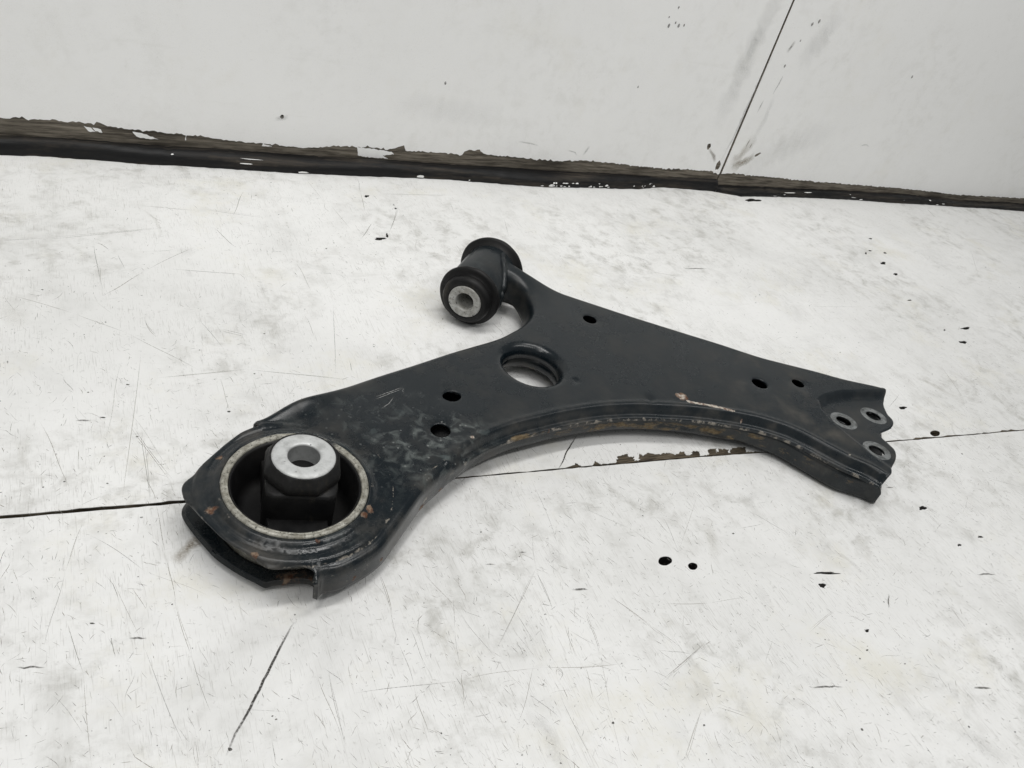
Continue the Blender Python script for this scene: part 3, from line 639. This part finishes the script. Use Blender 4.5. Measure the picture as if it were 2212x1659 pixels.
# ------------------------------------------------------------ the control arm
ARM = (262.0, 357.0, 0.0)
arm = empty('control_arm', ARM)
arm['label'] = 'black stamped steel car suspension control arm with two rubber bushings lying on the white workbench'
arm['category'] = 'control arm'
cB = np.array((88.9, 277.1)); cH = np.array(HOLES['c'])
AX0 = np.array((245.0, 437.2)); th = math.radians(47.57)
dA = np.array((math.cos(th), math.sin(th))); eA = np.array((dA[1], -dA[0])); ZA = 23.3
H0 = 28.0
PADL = np.array(PAD)
def base_z(P):
    x, y = P[:, 0], P[:, 1]
    q = P - cB; sB = q @ np.array((0.905, 0.425)); r = np.hypot(q[:, 0], q[:, 1])
    z = 24.4 + 3.6 * sstep((sB - 2) / 52)
    boss = np.interp(r, [0, 37.9, 38.6, 39.8, 41.6, 42.6, 43.6, 46.6, 47.4, 49.0, 70], [29.2, 29.2, 28.8, 27.0, 26.9, 26.2, 26.7, 26.5, 26.0, 24.2, 10])
    z = np.maximum(z, boss)
    q = P - AX0; t = q @ dA; s = q @ eA
    z = z + 12.0 * sstep((62 - s) / 60) * sstep((t - 20) / 34)
    d, _, _ = seg_dist(P, PADL); ins = inside(P, PADL); sd = np.where(ins, d, -d)
    z = z - sstep((sd + 1.5) / 6.0) * np.interp(y, [215, 240, 285, 300], [1.0, 1.6, 4.6, 5.0])
    db, _, _ = seg_dist(P, np.array([(70.0, 326.0), (83.1, 329.4), (100.7, 338.6), (119.4, 344.8), (140, 352.5)]), closed=False)
    z = z + 3.4 * np.exp(-(db / 7.0) ** 2) * sstep((140 - x) / 40)
    # shallow press marks
    for (cx, cy, rr, dz) in ((331, 313, 3.0, -1.2), (HOLES['dent'][0], HOLES['dent'][1], 1.5, -1.4), (300, 330, 40, 0.25), (200, 345, 30, -0.2), (410, 320, 35, 0.25)):
        z = z + dz * np.exp(-((x - cx) ** 2 + (y - cy) ** 2) / rr ** 2)
    for nm in ('h4', 'h5', 'h1', 'h2', 'h3'):
        cx, cy = HOLES[nm]; z = z - 0.5 * np.exp(-((x - cx) ** 2 + (y - cy) ** 2) / 81.0)
    return z + 0.10 * wobble(x, y, 0.07, 1.0)

PRM = {'b': (4.0, 0, 0, 17.0), 'n': (5.0, 0, 0, 15.0), 't': (1.0, 0, 0, 0.0), 'o': (0.7, 0, 0, 0.0), 'f': (0.9, 2.8, 6.2, 1.6), 'l': (5.0, 0, 0, 10.5)}
UL, UTy = resample(UPPER, 1.15)
if signed_area(UL) < 0: UL = UL[::-1]; UTy = UTy[::-1]
prm = np.array([PRM[t] for t in UTy])
def smooth_prm(prm, ty, w):
    n = len(prm); out = prm.copy()
    grp = np.array([0 if t in 'fl' else (1 if t in 'bn' else 2) for t in ty])
    for i in range(n):
        idx = [(i + k) % n for k in range(-w, w + 1)]
        # never smooth across a cut end of the flange
        lo = i
        sel = [i]
        for sgn in (-1, 1):
            for k in range(1, w + 1):
                j = (i + sgn * k) % n
                if grp[j] != grp[i]: break
                sel.append(j)
        out[i] = prm[sel].mean(0)
    return out
prm = smooth_prm(prm, UTy, 14)

def edge_drop(d, pr):
    r = np.maximum(pr[:, 0], 0.05); lw = pr[:, 1]; ld = pr[:, 2]
    u = np.clip(r - d, 0, None); dr = r - np.sqrt(np.maximum(r * r - np.minimum(u, r) ** 2, 0))
    s = np.clip((d - lw) / 3.6, 0, 1)
    return dr + ld * (1 - sstep(s)) + ld * 0.06 * np.clip((lw - d) / 4, 0, 1)

small = []
for nm, r, rx, ro in (('h1', 5.2, 1.0, 0), ('h2', 4.6, 1.35, 0.1), ('h3', 5.4, 1.15, 0.3), ('h4', 5.6, 1.1, -0.6), ('h5', 4.8, 1.0, 0), ('j1', 5.4, 1.0, 0), ('j2', 5.4, 1.0, 0), ('j3', 5.4, 1.0, 0)):
    small.append((nm, np.array(HOLES[nm]), r, rx, ro))
hole_loops = [circle(cB, 35.9, 150)[::-1], circle(cH, 19.5, 84)[::-1]] + [circle(c, r, 30, rx, ro)[::-1] for _, c, r, rx, ro in small]
ex = [offset_rings(UL, [0.35, 0.8, 1.4, 2.0, 2.6, 3.2, 3.8, 4.4, 5.0, 5.6, 6.2, 7.0, 8.2, 10.0, 12.4])]
for k in range(1, 14): ex.append(circle(cB, 35.9 + 1.15 * k, 150))
for d in (0.5, 1.1, 1.8, 2.6, 3.5, 4.6, 5.8, 7.2): ex.append(circle(cH, 19.5 + d, 72))
for _, c, r, rx, ro in small:
    for d in (0.35, 0.8, 1.5, 2.6, 4.2): ex.append(circle(c, r + d, 26, (r * rx + d) / (r + d), ro))
gx, gy = np.meshgrid(np.arange(30, 560, 2.4), np.arange(215, 490, 2.4))
grid = np.stack([(gx + (np.arange(gx.shape[0]) % 2)[:, None] * 1.2).ravel(), gy.ravel()], 1)
sx0, sy0 = np.min(SCUFF, 0) - 2; sx1, sy1 = np.max(SCUFF, 0) + 2
g2x, g2y = np.meshgrid(np.arange(sx0, sx1, 0.8), np.arange(sy0, sy1, 0.8))
ex.append(np.stack([g2x.ravel(), g2y.ravel()], 1))
dpad = offset_rings(PADL if signed_area(PADL) > 0 else PADL[::-1], [0.01, 1.5, 3.0, 4.5])
pl, _ = resample([(p[0], p[1], 'o') for p in PAD], 1.4)
pl = pl if signed_area(pl) > 0 else pl[::-1]
ex.append(offset_rings(pl, [0.01, 1.2, 2.4, 3.6, 4.8])); ex.append(offset_rings(pl, [1.2, 2.0], -1))
ex.append(grid)
ex = np.concatenate(ex)
ok = inside(ex, UL); d, _, _ = seg_dist(ex, UL); ok &= d > 0.25
for h in hole_loops:
    ok &= ~inside(ex, h); dh, _, _ = seg_dist(ex, h); ok &= dh > 0.25
ex = thin(ex[ok], 0.55)
W, T, loops = cdt(UL, hole_loops, ex)
d, si, st = seg_dist(W, UL)
grp = ['F' if t in 'fl' else ('B' if t in 'bn' else t) for t in UTy]
start = next(i for i in range(len(grp)) if grp[i] != grp[i - 1])
runs = []
for k in range(len(grp)):
    i = (start + k) % len(grp)
    if not runs or grp[i] != grp[runs[-1][-1]]: runs.append([i])
    else: runs[-1].append(i)
drop = np.zeros(len(W))
for run in runs:
    if len(run) < 2: continue
    ids = np.array(run + [(run[-1] + 1) % len(grp)]); pq = prm[ids]; pq[-1] = pq[-2]
    dr_, ri, rt = seg_dist(W, UL[ids], closed=False)
    drop = np.maximum(drop, edge_drop(dr_, pq[ri] * (1 - rt[:, None]) + pq[ri + 1] * rt[:, None]))
z = base_z(W)
dH = np.hypot(*(W - cH).T) - 19.5
u = np.clip(6.5 - dH, 0, 6.5); z -= 6.5 - np.sqrt(6.5 ** 2 - u ** 2)
for _, c, r, rx, ro in small:
    dd = np.hypot(*(W - c).T) - r
    z -= 0.35 * np.clip(1 - dd / 0.8, 0, 1)
fid = np.array([k for k, t in enumerate(UTy) if t == 'f']); df, fi, ft = seg_dist(W, UL[fid], closed=False)
z += 0.75 * np.exp(-((df - 8.0) / 1.7) ** 2)
zu = z - drop
V = [(W[i][0], W[i][1], zu[i]) for i in range(len(W))]; F = [tuple(t) for t in T]
lp = loops[0]; n = len(lp)
wall_d = prm[:, 3]
levels = 6; idx = {}
Lt = np.roll(UL, -1, 0) - np.roll(UL, 1, 0); Lt /= np.linalg.norm(Lt, axis=1)[:, None]
outn = np.stack([Lt[:, 1], -Lt[:, 0]], 1)
for i in range(n):
    if wall_d[i] < 0.8: continue
    idx[i] = [lp[i]]
    for k in range(1, levels + 1):
        f = k / levels; o = 0.9 * f * (wall_d[i] / 15)
        idx[i].append(len(V)); V.append((UL[i][0] + outn[i][0] * o, UL[i][1] + outn[i][1] * o, zu[lp[i]] - wall_d[i] * f))
for i in range(n):
    j = (i + 1) % n
    if i in idx and j in idx:
        for k in range(levels): F.append((idx[i][k], idx[i][k + 1], idx[j][k + 1], idx[j][k]))
# collar turned down round the middle hole
for hl, dep in ((loops[2], 3.5), (loops[1], 2.0)):
    s = len(V); V += [(W[i][0], W[i][1], zu[i] - dep) for i in hl]; m = len(hl)
    for i in range(m): F.append((hl[i], s + i, s + (i + 1) % m, hl[(i + 1) % m]))

def gauss(P, c, r): return np.exp(-((P[:, 0] - c[0]) ** 2 + (P[:, 1] - c[1]) ** 2) / (r * r))
VA = np.array(V); P2 = VA[:, :2]
d, si, st = seg_dist(P2, UL)
tyv = np.array(UTy)[si]; isf = np.isin(tyv, ['f']); isl = tyv == 'l'; iso = tyv == 'o'
rB = np.hypot(*(P2 - cB).T); angB = np.degrees(np.arctan2(P2[:, 1] - cB[1], P2[:, 0] - cB[0]))
a_wear = 0.30 * np.ones(len(VA))
a_wear = np.maximum(a_wear, np.where(isf, 0.30 * np.exp(-(d / 0.9) ** 2) + 0.30, 0))
a_wear = np.maximum(a_wear, np.where(isf, 0.30 + 0.16 * np.exp(-((d - 6.0) / 0.8) ** 2), 0))
a_wear = np.maximum(a_wear, np.where(isl, 0.30 + 0.28 * np.exp(-((d - 5.6) / 0.7) ** 2), 0))
a_wear = np.maximum(a_wear, np.where(isl | iso, 0.30 + 0.22 * np.exp(-(d / 1.0) ** 2), 0))
a_wear = np.maximum(a_wear, np.where((angB < 20) & (angB > -110), 0.30 + 0.34 * np.exp(-((rB - 48.6) / 0.8) ** 2), 0))
a_wear = np.maximum(a_wear, 0.30 + 0.24 * np.exp(-((rB - 37.5) / 1.2) ** 2))
a_splash = np.clip(1.0 * gauss(P2, (172, 294), 26) + 0.8 * gauss(P2, (190, 297), 14) + 0.55 * gauss(P2, (150, 288), 22) + 0.35 * gauss(P2, (120, 318), 26) + 0.3 * gauss(P2, (98, 240), 12) + 0.03, 0, 1)
a_dust = np.clip(0.30 + 0.5 * gauss(P2, (455, 300), 45) + 0.5 * gauss(P2, (450, 262), 30) + 0.4 * np.exp(-(d / 6) ** 2) + 0.35 * np.where(isl | isf, np.exp(-(d / 9) ** 2), 0) + 0.35 * np.exp(-((rB - 42) / 8) ** 2) + 0.45 * gauss(P2, (55, 300), 22) + 0.4 * gauss(P2, (55, 250), 16), 0, 1)
a_mud = np.where(isf, 0.30 * np.exp(-(d / 2.0) ** 2) + 0.36 * gauss(P2, (228, 302), 14), 0) + 0.42 * gauss(P2, (100, 339), 9) + 0.40 * gauss(P2, (86, 332), 7)
a_rust = np.zeros(len(VA))
for x, y, r, k in ((122, 234, 2.6, 0.72), (106, 226.5, 2.4, 0.66), (180, 283, 3.2, 0.7), (167, 274, 3.6, 0.74), (153, 263.5, 3.4, 0.74), (120.5, 254.5, 2.6, 0.74), (116, 250.5, 2.4, 0.62), (48, 268, 4, 0.60), (62, 239, 3, 0.6), (90, 239, 2, 0.6), (43, 296, 4, 0.5), (56, 303, 4, 0.5), (249, 302, 1.6, 0.60)):
    zf = np.exp(-((VA[:, 2] - 13.5) / 3.2) ** 2) if (y < 290 and k > 0.64 and (x > 125 or y < 236)) else 1.0
    a_rust = np.maximum(a_rust, k * gauss(P2, (x, y), r * 1.25) * zf)
TAIL = np.array([(356, 311), (360.5, 306.5), (366, 304.2), (378, 299.0), (389, 292.8)])
ds, ti, tt = seg_dist(P2, TAIL, closed=False); tw = np.interp(ti + tt, [0, 1, 2, 3, 4], [1.2, 1.3, 1.5, 2.0, 0.7])
a_bare = np.clip(0.72 - 0.30 * (ds / tw) ** 2, 0, 1) * (ti + tt > 0.6)
hx = (P2[:, 0] - 357.0) / 5.0; hy = (P2[:, 1] - 313.0) / 5.2; hr = np.hypot(hx, hy)
a_bare = np.maximum(a_bare, 0.60 * np.exp(-(hr / 1.05) ** 4) * (0.85 + 0.15 * np.sin(np.arctan2(hy, hx) * 3 + 1.0)))
a_rust = np.maximum(a_rust, 0.60 * np.exp(-(hr / 1.2) ** 4))
a_bare = np.maximum(a_bare, 0.70 * gauss(P2, (394, 287.5), 1.2)); a_bare = np.maximum(a_bare, 0.68 * gauss(P2, (451, 240), 1.2)); a_bare = np.maximum(a_bare, 0.66 * gauss(P2, (193, 296), 2.4))
shell = link('upper_shell', V, F, M['steel'], arm, ARM, attrs={'wear': a_wear, 'splash': a_splash, 'dust': a_dust, 'mud': a_mud, 'rust': a_rust, 'bare': a_bare})
md = shell.modifiers.new('thickness', 'SOLIDIFY'); md.thickness = 2.3 * MM; md.offset = -1; md.use_even_offset = False

# ---- lower shell, nested inside
low = []
for p in UPPER:
    low.append(p)
i_tip = min(range(len(UPPER)), key=lambda i: UPPER[i][0])
RE = [(481.0, 223.5, 'o'), (476.0, 217.6, 'o'), (470.5, 215.2, 'f'), (462.0, 223.0, 'f')]
i_f = min(i for i, p in enumerate(UPPER) if p[2] == 'f')
UPL = [((p[0] + 2.5, p[1] + 0.5, p[2]) if (p[2] == 'o' and 498 < p[0] < 513 and p[1] < 262 and p[1] > 240) else p) for p in UPPER[:i_f - 2]] + RE + UPPER[i_f + 2:]
front_lobe = [(x, y, 'e') for x, y in LOBE[::-1]]
i_l = max(i for i, p in enumerate(UPL) if p[2] == 'l')
LOWC = UPL[:i_l - 1] + front_lobe + [(39.5, 294.5, 'e'), (44.5, 300.0, 'e'), (52.0, 306.0, 'e')] + [(x + 1.5, y - 2.0, 'e') for x, y, _ in UPPER[i_tip + 5:]]
LL, LT = resample(LOWC, 1.6)
if signed_area(LL) < 0: LL = LL[::-1]; LT = LT[::-1]
ins_by = {'b': 3.2, 'n': 3.2, 't': 2.0, 'o': 0.7, 'e': 0.0, 'f': 2.2, 'l': 3.4}
iv = np.array([ins_by[t] if not (t == 'f' and p[0] > 425) else 1.0 for t, p in zip(LT, LL)]); ker = np.ones(9) / 9
iv = np.convolve(np.concatenate([iv[-4:], iv, iv[:4]]), ker, 'valid')
Lt = np.roll(LL, -1, 0) - np.roll(LL, 1, 0); Lt /= np.linalg.norm(Lt, axis=1)[:, None]
inn = np.stack([-Lt[:, 1], Lt[:, 0]], 1)
LI = LL + inn * iv[:, None]
dq, _, _ = seg_dist(LI, LL); good = dq > iv * 0.85 - 0.05
LI = LI[good]; LT = [t for t, g in zip(LT, good) if g]
up = np.array([{'b': 12.0, 'n': 16.0, 't': 0.0, 'o': 0.0, 'e': 0.0, 'f': 10.0, 'l': 9.0}[t] for t in LT])
up = np.where(np.array([t == 'f' for t in LT]), np.interp(LI[:, 0], [190, 220, 330, 400, 455, 480], [9.5, 7.6, 7.6, 10.5, 13.8, 14.0]), up)
up = np.where(up > 0, np.convolve(np.concatenate([up[-3:], up, up[:3]]), np.ones(7) / 7, 'valid'), 0)
rl = np.array([{'b': 3.0, 'n': 3.0, 't': 0.5, 'o': 0.5, 'e': 0.9, 'f': 3.0, 'l': 3.0}[t] for t in LT])
lh = [circle(cB, 36.2, 90)[::-1], circle(cH, 20.5, 72)[::-1], circle(np.array(HOLES['j1']), 6.0, 24)[::-1]]
ex = [offset_rings(LI, [0.4, 0.9, 1.6, 2.4, 3.4, 5, 7])]
for dd in (0.5, 1.2, 2.0, 3.0, 4.2): ex.append(circle(cH, 20.5 + dd, 60))
ex.append(grid[::2]); ex = np.concatenate(ex)
ok = inside(ex, LI); dq, _, _ = seg_dist(ex, LI); ok &= dq > 0.3
for h in lh:
    ok &= ~inside(ex, h); dh, _, _ = seg_dist(ex, h); ok &= dh > 0.3
W, T, loops = cdt(LI, lh, thin(ex[ok], 0.7))
d, si, st = seg_dist(W, LI)
r_ = np.maximum(rl[si], 0.05)
dp, _, _ = seg_dist(W, PADL); sdp = np.where(inside(W, PADL), dp, -dp)
zb = np.interp(W[:, 0], [40, 120, 220, 330, 400, 455, 480], [3.6, 5.6, 8.0, 8.0, 5.0, 0.9, 0.6]) + 16.0 * sstep((sdp - 1) / 7) + 0.10 * wobble(W[:, 0], W[:, 1], 0.09, 4.0)
uu = np.clip(r_ - d, 0, r_); zl = zb + r_ - np.sqrt(np.maximum(r_ ** 2 - uu ** 2, 0))
dH = np.hypot(*(W - cH).T) - 20.5; u4 = np.clip(4 - dH, 0, 4); zl += 4 - np.sqrt(16 - u4 ** 2)
V = [(W[i][0], W[i][1], zl[i]) for i in range(len(W))]; F = [tuple(t[::-1]) for t in T]
lp = loops[0]; n = len(lp); idx = {}
for i in range(n):
    if up[i] < 1: continue
    idx[i] = [lp[i]]
    for k in range(1, 5):
        idx[i].append(len(V)); V.append((LI[i][0], LI[i][1], zl[lp[i]] + up[i] * k / 4))
for i in range(n):
    j = (i + 1) % n
    if i in idx and j in idx:
        for k in range(4): F.append((idx[i][k], idx[j][k], idx[j][k + 1], idx[i][k + 1]))
hl = loops[2]; s = len(V); V += [(W[i][0], W[i][1], zl[i] + 6.0) for i in hl]; m = len(hl)
for i in range(m): F.append((hl[i], hl[(i + 1) % m], s + (i + 1) % m, s + i))
VA = np.array(V); P2 = VA[:, :2]; d, si, st = seg_dist(P2, LI); tl = np.array(LT)[si]
edge = np.exp(-(d / 4) ** 2)
lmud = np.where(np.isin(tl, ['f']), edge * np.interp(P2[:, 0], [200, 240, 290, 380, 420, 480], [0.30, 0.42, 0.53, 0.52, 0.42, 0.38]) * np.interp(VA[:, 2], [6, 12, 16, 19], [0.75, 1.0, 1.0, 0.4]), 0.30)
lmud = np.maximum(lmud, 0.58 * gauss(P2, (506, 252), 16)); lmud = np.maximum(lmud, 0.5 * gauss(P2, (516, 277), 10)); lmud = np.maximum(lmud, 0.5 * gauss(P2, (482, 242), 10))
lmud = np.maximum(lmud, 0.38 * (np.hypot(*(P2 - cH).T) < 26))
lrust = np.clip(0.2 + 0.36 * gauss(P2, (80, 236), 12), 0, 1)
lower = link('lower_shell', V, F, M['steel'], arm, ARM, attrs={'wear': np.full(len(V), 0.35), 'splash': np.full(len(V), 0.1), 'dust': np.full(len(V), 0.8), 'mud': lmud, 'rust': lrust, 'bare': np.zeros(len(V))})
md = lower.modifiers.new('thickness', 'SOLIDIFY'); md.thickness = 2.3 * MM; md.offset = -1

# ---- rear bushing (upright): outer ring, rubber with two webs, core block, metal sleeve
def place(V, c, z=0.0): V = np.asarray(V, float).copy(); V[:, 0] += c[0]; V[:, 1] += c[1]; V[:, 2] += z; return V
V, F = lathe([(32.0, 4.0), (32.0, 14.0), (32.1, 28.6), (32.4, 29.5), (32.9, 29.6), (33.2, 29.3), (33.6, 29.8), (34.7, 30.05), (35.3, 29.7), (35.7, 29.2), (35.75, 26.0), (35.75, 3.0), (35.0, 2.2)], 128)
V = place(V, cB)
ang = np.arctan2(V[:, 1] - cB[1], V[:, 0] - cB[0]); V[:, 2] += np.where(V[:, 2] > 27, 0.12 * np.sin(ang * 9) + 0.08 * np.sin(ang * 23 + 1), 0)
rb_V, rb_F = lathe([(6.0, 2.0), (31.9, 2.0), (31.9, 28.8), (31.5, 29.0), (30.7, 27.2), (28.8, 10.5), (27.5, 7.2), (24.0, 6.2), (16.0, 6.0), (6.0, 6.0)], 96, True)
rb_V = place(rb_V, cB).tolist(); rb_F = list(rb_F)
def block(pts2, zb, zt, top_in=0.0, nseg=None):
    """prism with rounded rim from a plan outline about cB."""
    p = np.array(pts2); c = p.mean(0); s = len(rb_V); n = len(p)
    rows = [(1.0, zb), (1.0, zt - 2.0), (0.985, zt - 0.7), (0.95, zt)]
    for k, zz in rows:
        q = c + (p - c) * k
        rb_V.extend([(a, b, zz) for a, b in q])
    for i in range(len(rows) - 1):
        for j in range(n): rb_F.append((s + i * n + j, s + i * n + (j + 1) % n, s + (i + 1) * n + (j + 1) % n, s + (i + 1) * n + j))
    rb_F.append(tuple(s + (len(rows) - 1) * n + j for j in range(n)))
wd = np.array((math.cos(math.radians(-97)), math.sin(math.radians(-97)))); wn = np.array((-wd[1], wd[0]))
for sg in (1, -1):
    o = cB
    pts = []
    for a, b in ((9, -15), (20, -14.5), (26, -14.8), (31.5, -16.5), (32.2, 0), (31.5, 16.5), (26, 14.8), (20, 14.5), (9, 15)):
        pts.append(tuple(o + wd * a * sg + wn * b * sg))
    if signed_area(pts) < 0: pts = pts[::-1]
    block(pts, 5.0, 19.0)
# core block: rounded eight-sided body flaring to the head
def core_row(r, zz, sq):
    out = []; rr_ = random.Random(int(zz * 10))
    for j in range(96):
        t = 2 * math.pi * j / 96
        k = max(math.cos(t - math.radians(-103 + 45 * m)) for m in range(8))
        rr = r * ((1 - sq) + sq * min(1.0, 0.945 / k * 0.985)) + (rr_.gauss(0, 0.10) if zz > 44 else 0)
        out.append((cB[0] + 2.4 + rr * math.cos(t), cB[1] + 1.4 + rr * math.sin(t), zz))
    return out
rows = [(14.0, 5.0, 0.2), (15.0, 34.4, 0.6), (17.0, 35.2, 1.0), (18.9, 36.6, 1.0), (19.4, 38.2, 1.0), (19.3, 41.0, 1.0), (18.6, 43.2, 1.0), (17.2, 45.0, 0.8), (16.4, 45.8, 0.1), (15.9, 46.2, 0.0), (15.2, 45.7, 0.0)]
bd = np.array((math.cos(math.radians(-103)), math.sin(math.radians(-103)))); bn = np.array((-bd[1], bd[0])); oc = cB + np.array((2.4, 1.4))
body = [(17.2, -13), (17.2, 13), (15.2, 16.4), (9, 17.6), (-9, 17.6), (-15.2, 16.4), (-17.2, 13), (-17.2, -13), (-15.2, -16.4), (-9, -17.6), (9, -17.6), (15.2, -16.4)]
bp_ = [tuple(oc + bd * a + bn * b) for a, b in body]
block(bp_ if signed_area(bp_) > 0 else bp_[::-1], 5.0, 35.6)
s = len(rb_V)
for r, zz, sq in rows: rb_V.extend(core_row(r, zz, sq))
for i in range(len(rows) - 1):
    for j in range(96): rb_F.append((s + i * 96 + j, s + i * 96 + (j + 1) % 96, s + (i + 1) * 96 + (j + 1) % 96, s + (i + 1) * 96 + j))
rear = link('rear_bushing', rb_V, rb_F, M['rubber'], arm, ARM)
angd = np.degrees(ang); pmask = np.clip(1.6 - np.abs(angd - 47) / 5, 0, 1) + 0.0
pmask = np.maximum(pmask, np.clip(0.9 - np.abs(angd - 75) / 30, 0, 1) * (V[:, 2] < 29.8) )
link('outer_ring', V, F, M['ring_metal'], rear, ARM, attrs={'paint': np.clip(pmask, 0, 1)})
Vc, Fc = lathe([(15.5, 40.0), (15.6, 45.2), (15.3, 46.0), (14.6, 46.5), (8.6, 46.6), (7.9, 46.2), (7.7, 45.4), (7.6, 20.0)], 72)
Vc = place(Vc, cB + np.array((2.4, 1.4)))
s = len(Vc); Vc = np.vstack([Vc, [(cB[0] + 2.4, cB[1] + 1.4, 20.0)]]); Fc = Fc + [(7 * 72 + j, 7 * 72 + (j + 1) % 72, s) for j in range(72)]
link('core_sleeve', Vc, Fc, M['clean_metal'], rear, ARM, attrs={'paint': np.where(np.hypot(Vc[:, 0] - cB[0] - 2.4, Vc[:, 1] - cB[1] - 1.4) < 7.75, 0.55, 0.0)})  # bore wall is bare metal, its colour darkened for the shade of depth

# ---- front bushing (lying): steel tube, rubber with two collars, metal sleeve
def lay(V):
    V = np.asarray(V, float); o = np.empty_like(V)
    o[:, :2] = AX0 + np.outer(V[:, 2], dA) + np.outer(V[:, 0], eA); o[:, 2] = ZA + V[:, 1]
    return o
Vt, Ft = lathe([(19.0, 12.0), (20.0, 12.0), (20.4, 13.0), (20.4, 56.0), (20.0, 58.0), (19.0, 58.0)], 96)
link('bushing_tube', lay(Vt), [f[::-1] for f in Ft], M['steel'], arm, ARM, attrs={k: np.full(len(Vt), v) for k, v in (('wear', 0.3), ('splash', 0.12), ('dust', 0.25), ('mud', 0.0), ('rust', 0.0), ('bare', 0.0))})
prof = [(12.3, 0.8), (13.0, 0.3), (15.5, 0.5), (17.0, 1.3), (17.9, 2.8), (18.2, 5.0), (18.0, 7.0), (17.4, 7.8), (17.8, 8.6), (20.8, 8.4), (22.5, 9.0), (23.1, 10.2), (23.0, 11.8), (22.0, 12.7), (19.8, 12.9),
        (19.6, 35.0), (19.6, 57.2), (24.2, 58.6), (25.2, 59.4), (25.4, 60.8), (25.0, 62.0), (22.6, 62.6), (18.0, 63.0), (17.5, 68.0), (15.0, 70.5), (12.3, 70.5)]
Vr, Fr = lathe(prof, 96)
aa = np.arctan2(Vr[:, 1], Vr[:, 0]); kk = 1 + 0.004 * np.sin(aa * 5 + 0.7) + 0.003 * np.sin(aa * 11 + Vr[:, 2]); Vr[:, 0] *= kk; Vr[:, 1] *= kk
front = link('front_bushing', lay(Vr), [f[::-1] for f in Fr], M['rubber'], arm, ARM)
Vs, Fs = lathe([(6.6, 40.0), (6.6, 0.8), (7.0, 0.1), (7.6, -0.25), (11.6, -0.25), (12.2, 0.1), (12.4, 0.8), (12.4, 70.8), (6.6, 71.0)], 72)
link('inner_sleeve', lay(Vs), Fs, M['aluminium'], front, ARM)
# weld where the shell meets the tube
def weld(path, rad, seed, name='weld_bead'):
    r = random.Random(seed); V, F, n = [], [], 8; m = len(path)
    for i, p in enumerate(path):
        a = np.array(path[max(i - 1, 0)]); b = np.array(path[min(i + 1, m - 1)]); t = (b - a) / np.linalg.norm(b - a)
        u = np.cross(t, (0, 0, 1)); u /= np.linalg.norm(u) + 1e-9; w = np.cross(u, t)
        k = rad * (0.85 + 0.10 * math.sin(i * 0.9) + r.uniform(-0.06, 0.06)) * min(1, 0.3 + 0.35 * min(i, m - 1 - i))
        for j in range(n):
            an = 2 * math.pi * j / n; V.append(tuple(np.array(p) + (u * math.cos(an) + w * math.sin(an)) * k))
    for i in range(m - 1):
        for j in range(n): F.append((i * n + j, i * n + (j + 1) % n, (i + 1) * n + (j + 1) % n, (i + 1) * n + j))
    ob = link(name, V, F, M['steel'], arm, ARM, attrs={k: np.full(len(V), v) for k, v in (('wear', 0.32), ('splash', 0.15), ('dust', 0.2), ('mud', 0.0), ('rust', 0.0), ('bare', 0.0))})
    return ob
pts = []
for i in range(26):
    f = i / 25; t = 54.5 - 30.0 * f; phi = math.radians(20 + 56 * f ** 1.4)
    q = AX0 + dA * t + eA * 20.6 * math.sin(phi); pts.append((q[0], q[1], ZA + 20.6 * math.cos(phi)))
weld(pts, 2.5, 3)
pts = [tuple(AX0 + dA * (24.0 - 1.5 * math.sin(f * 3.1)) + eA * 20.8 * math.sin(math.radians(74 + 60 * f))) + (ZA + 20.8 * math.cos(math.radians(74 + 60 * f)),) for f in np.linspace(0, 1, 16)]
weld(pts, 2.4, 4)

# ---- bolt seats round the three ball joint holes
for nm, q in (('j1', 0), ('j2', 1), ('j3', 2)):
    c = np.array(HOLES[nm]); Vq, Fq = lathe([(5.5, -0.5), (5.8, 0.06), (6.4, 0.16), (9.3, 0.18), (9.9, 0.10), (10.2, -0.4)], 48)
    Vq = place(Vq, c); Vq[:, 2] += base_z(Vq[:, :2]) - 0.0
    dd, _, _ = seg_dist(Vq[:, :2], UL)
    link('bolt_seat', Vq, [f[::-1] for f in Fq], M['seat_metal'], arm, ARM)

# ---- arrow scratched into the paint of the arm
V, F, C = [], [], []
for a in ARROW:
    v, f, c = ribbons([(ragged(a, 2.0, 0.08, len(V)), 0.42, (0.30, 0.30, 0.29), 0.85)], 0.0)
    f = [tuple(i + len(V) for i in q) for q in f]; F += f; V += v; C += c
V = np.array(V); V[:, 2] = base_z(V[:, :2]) + 0.12
link('scratched_arrow', V, F, M['mark'], arm, ARM, smooth=False, attrs={'tint': np.array(C)})
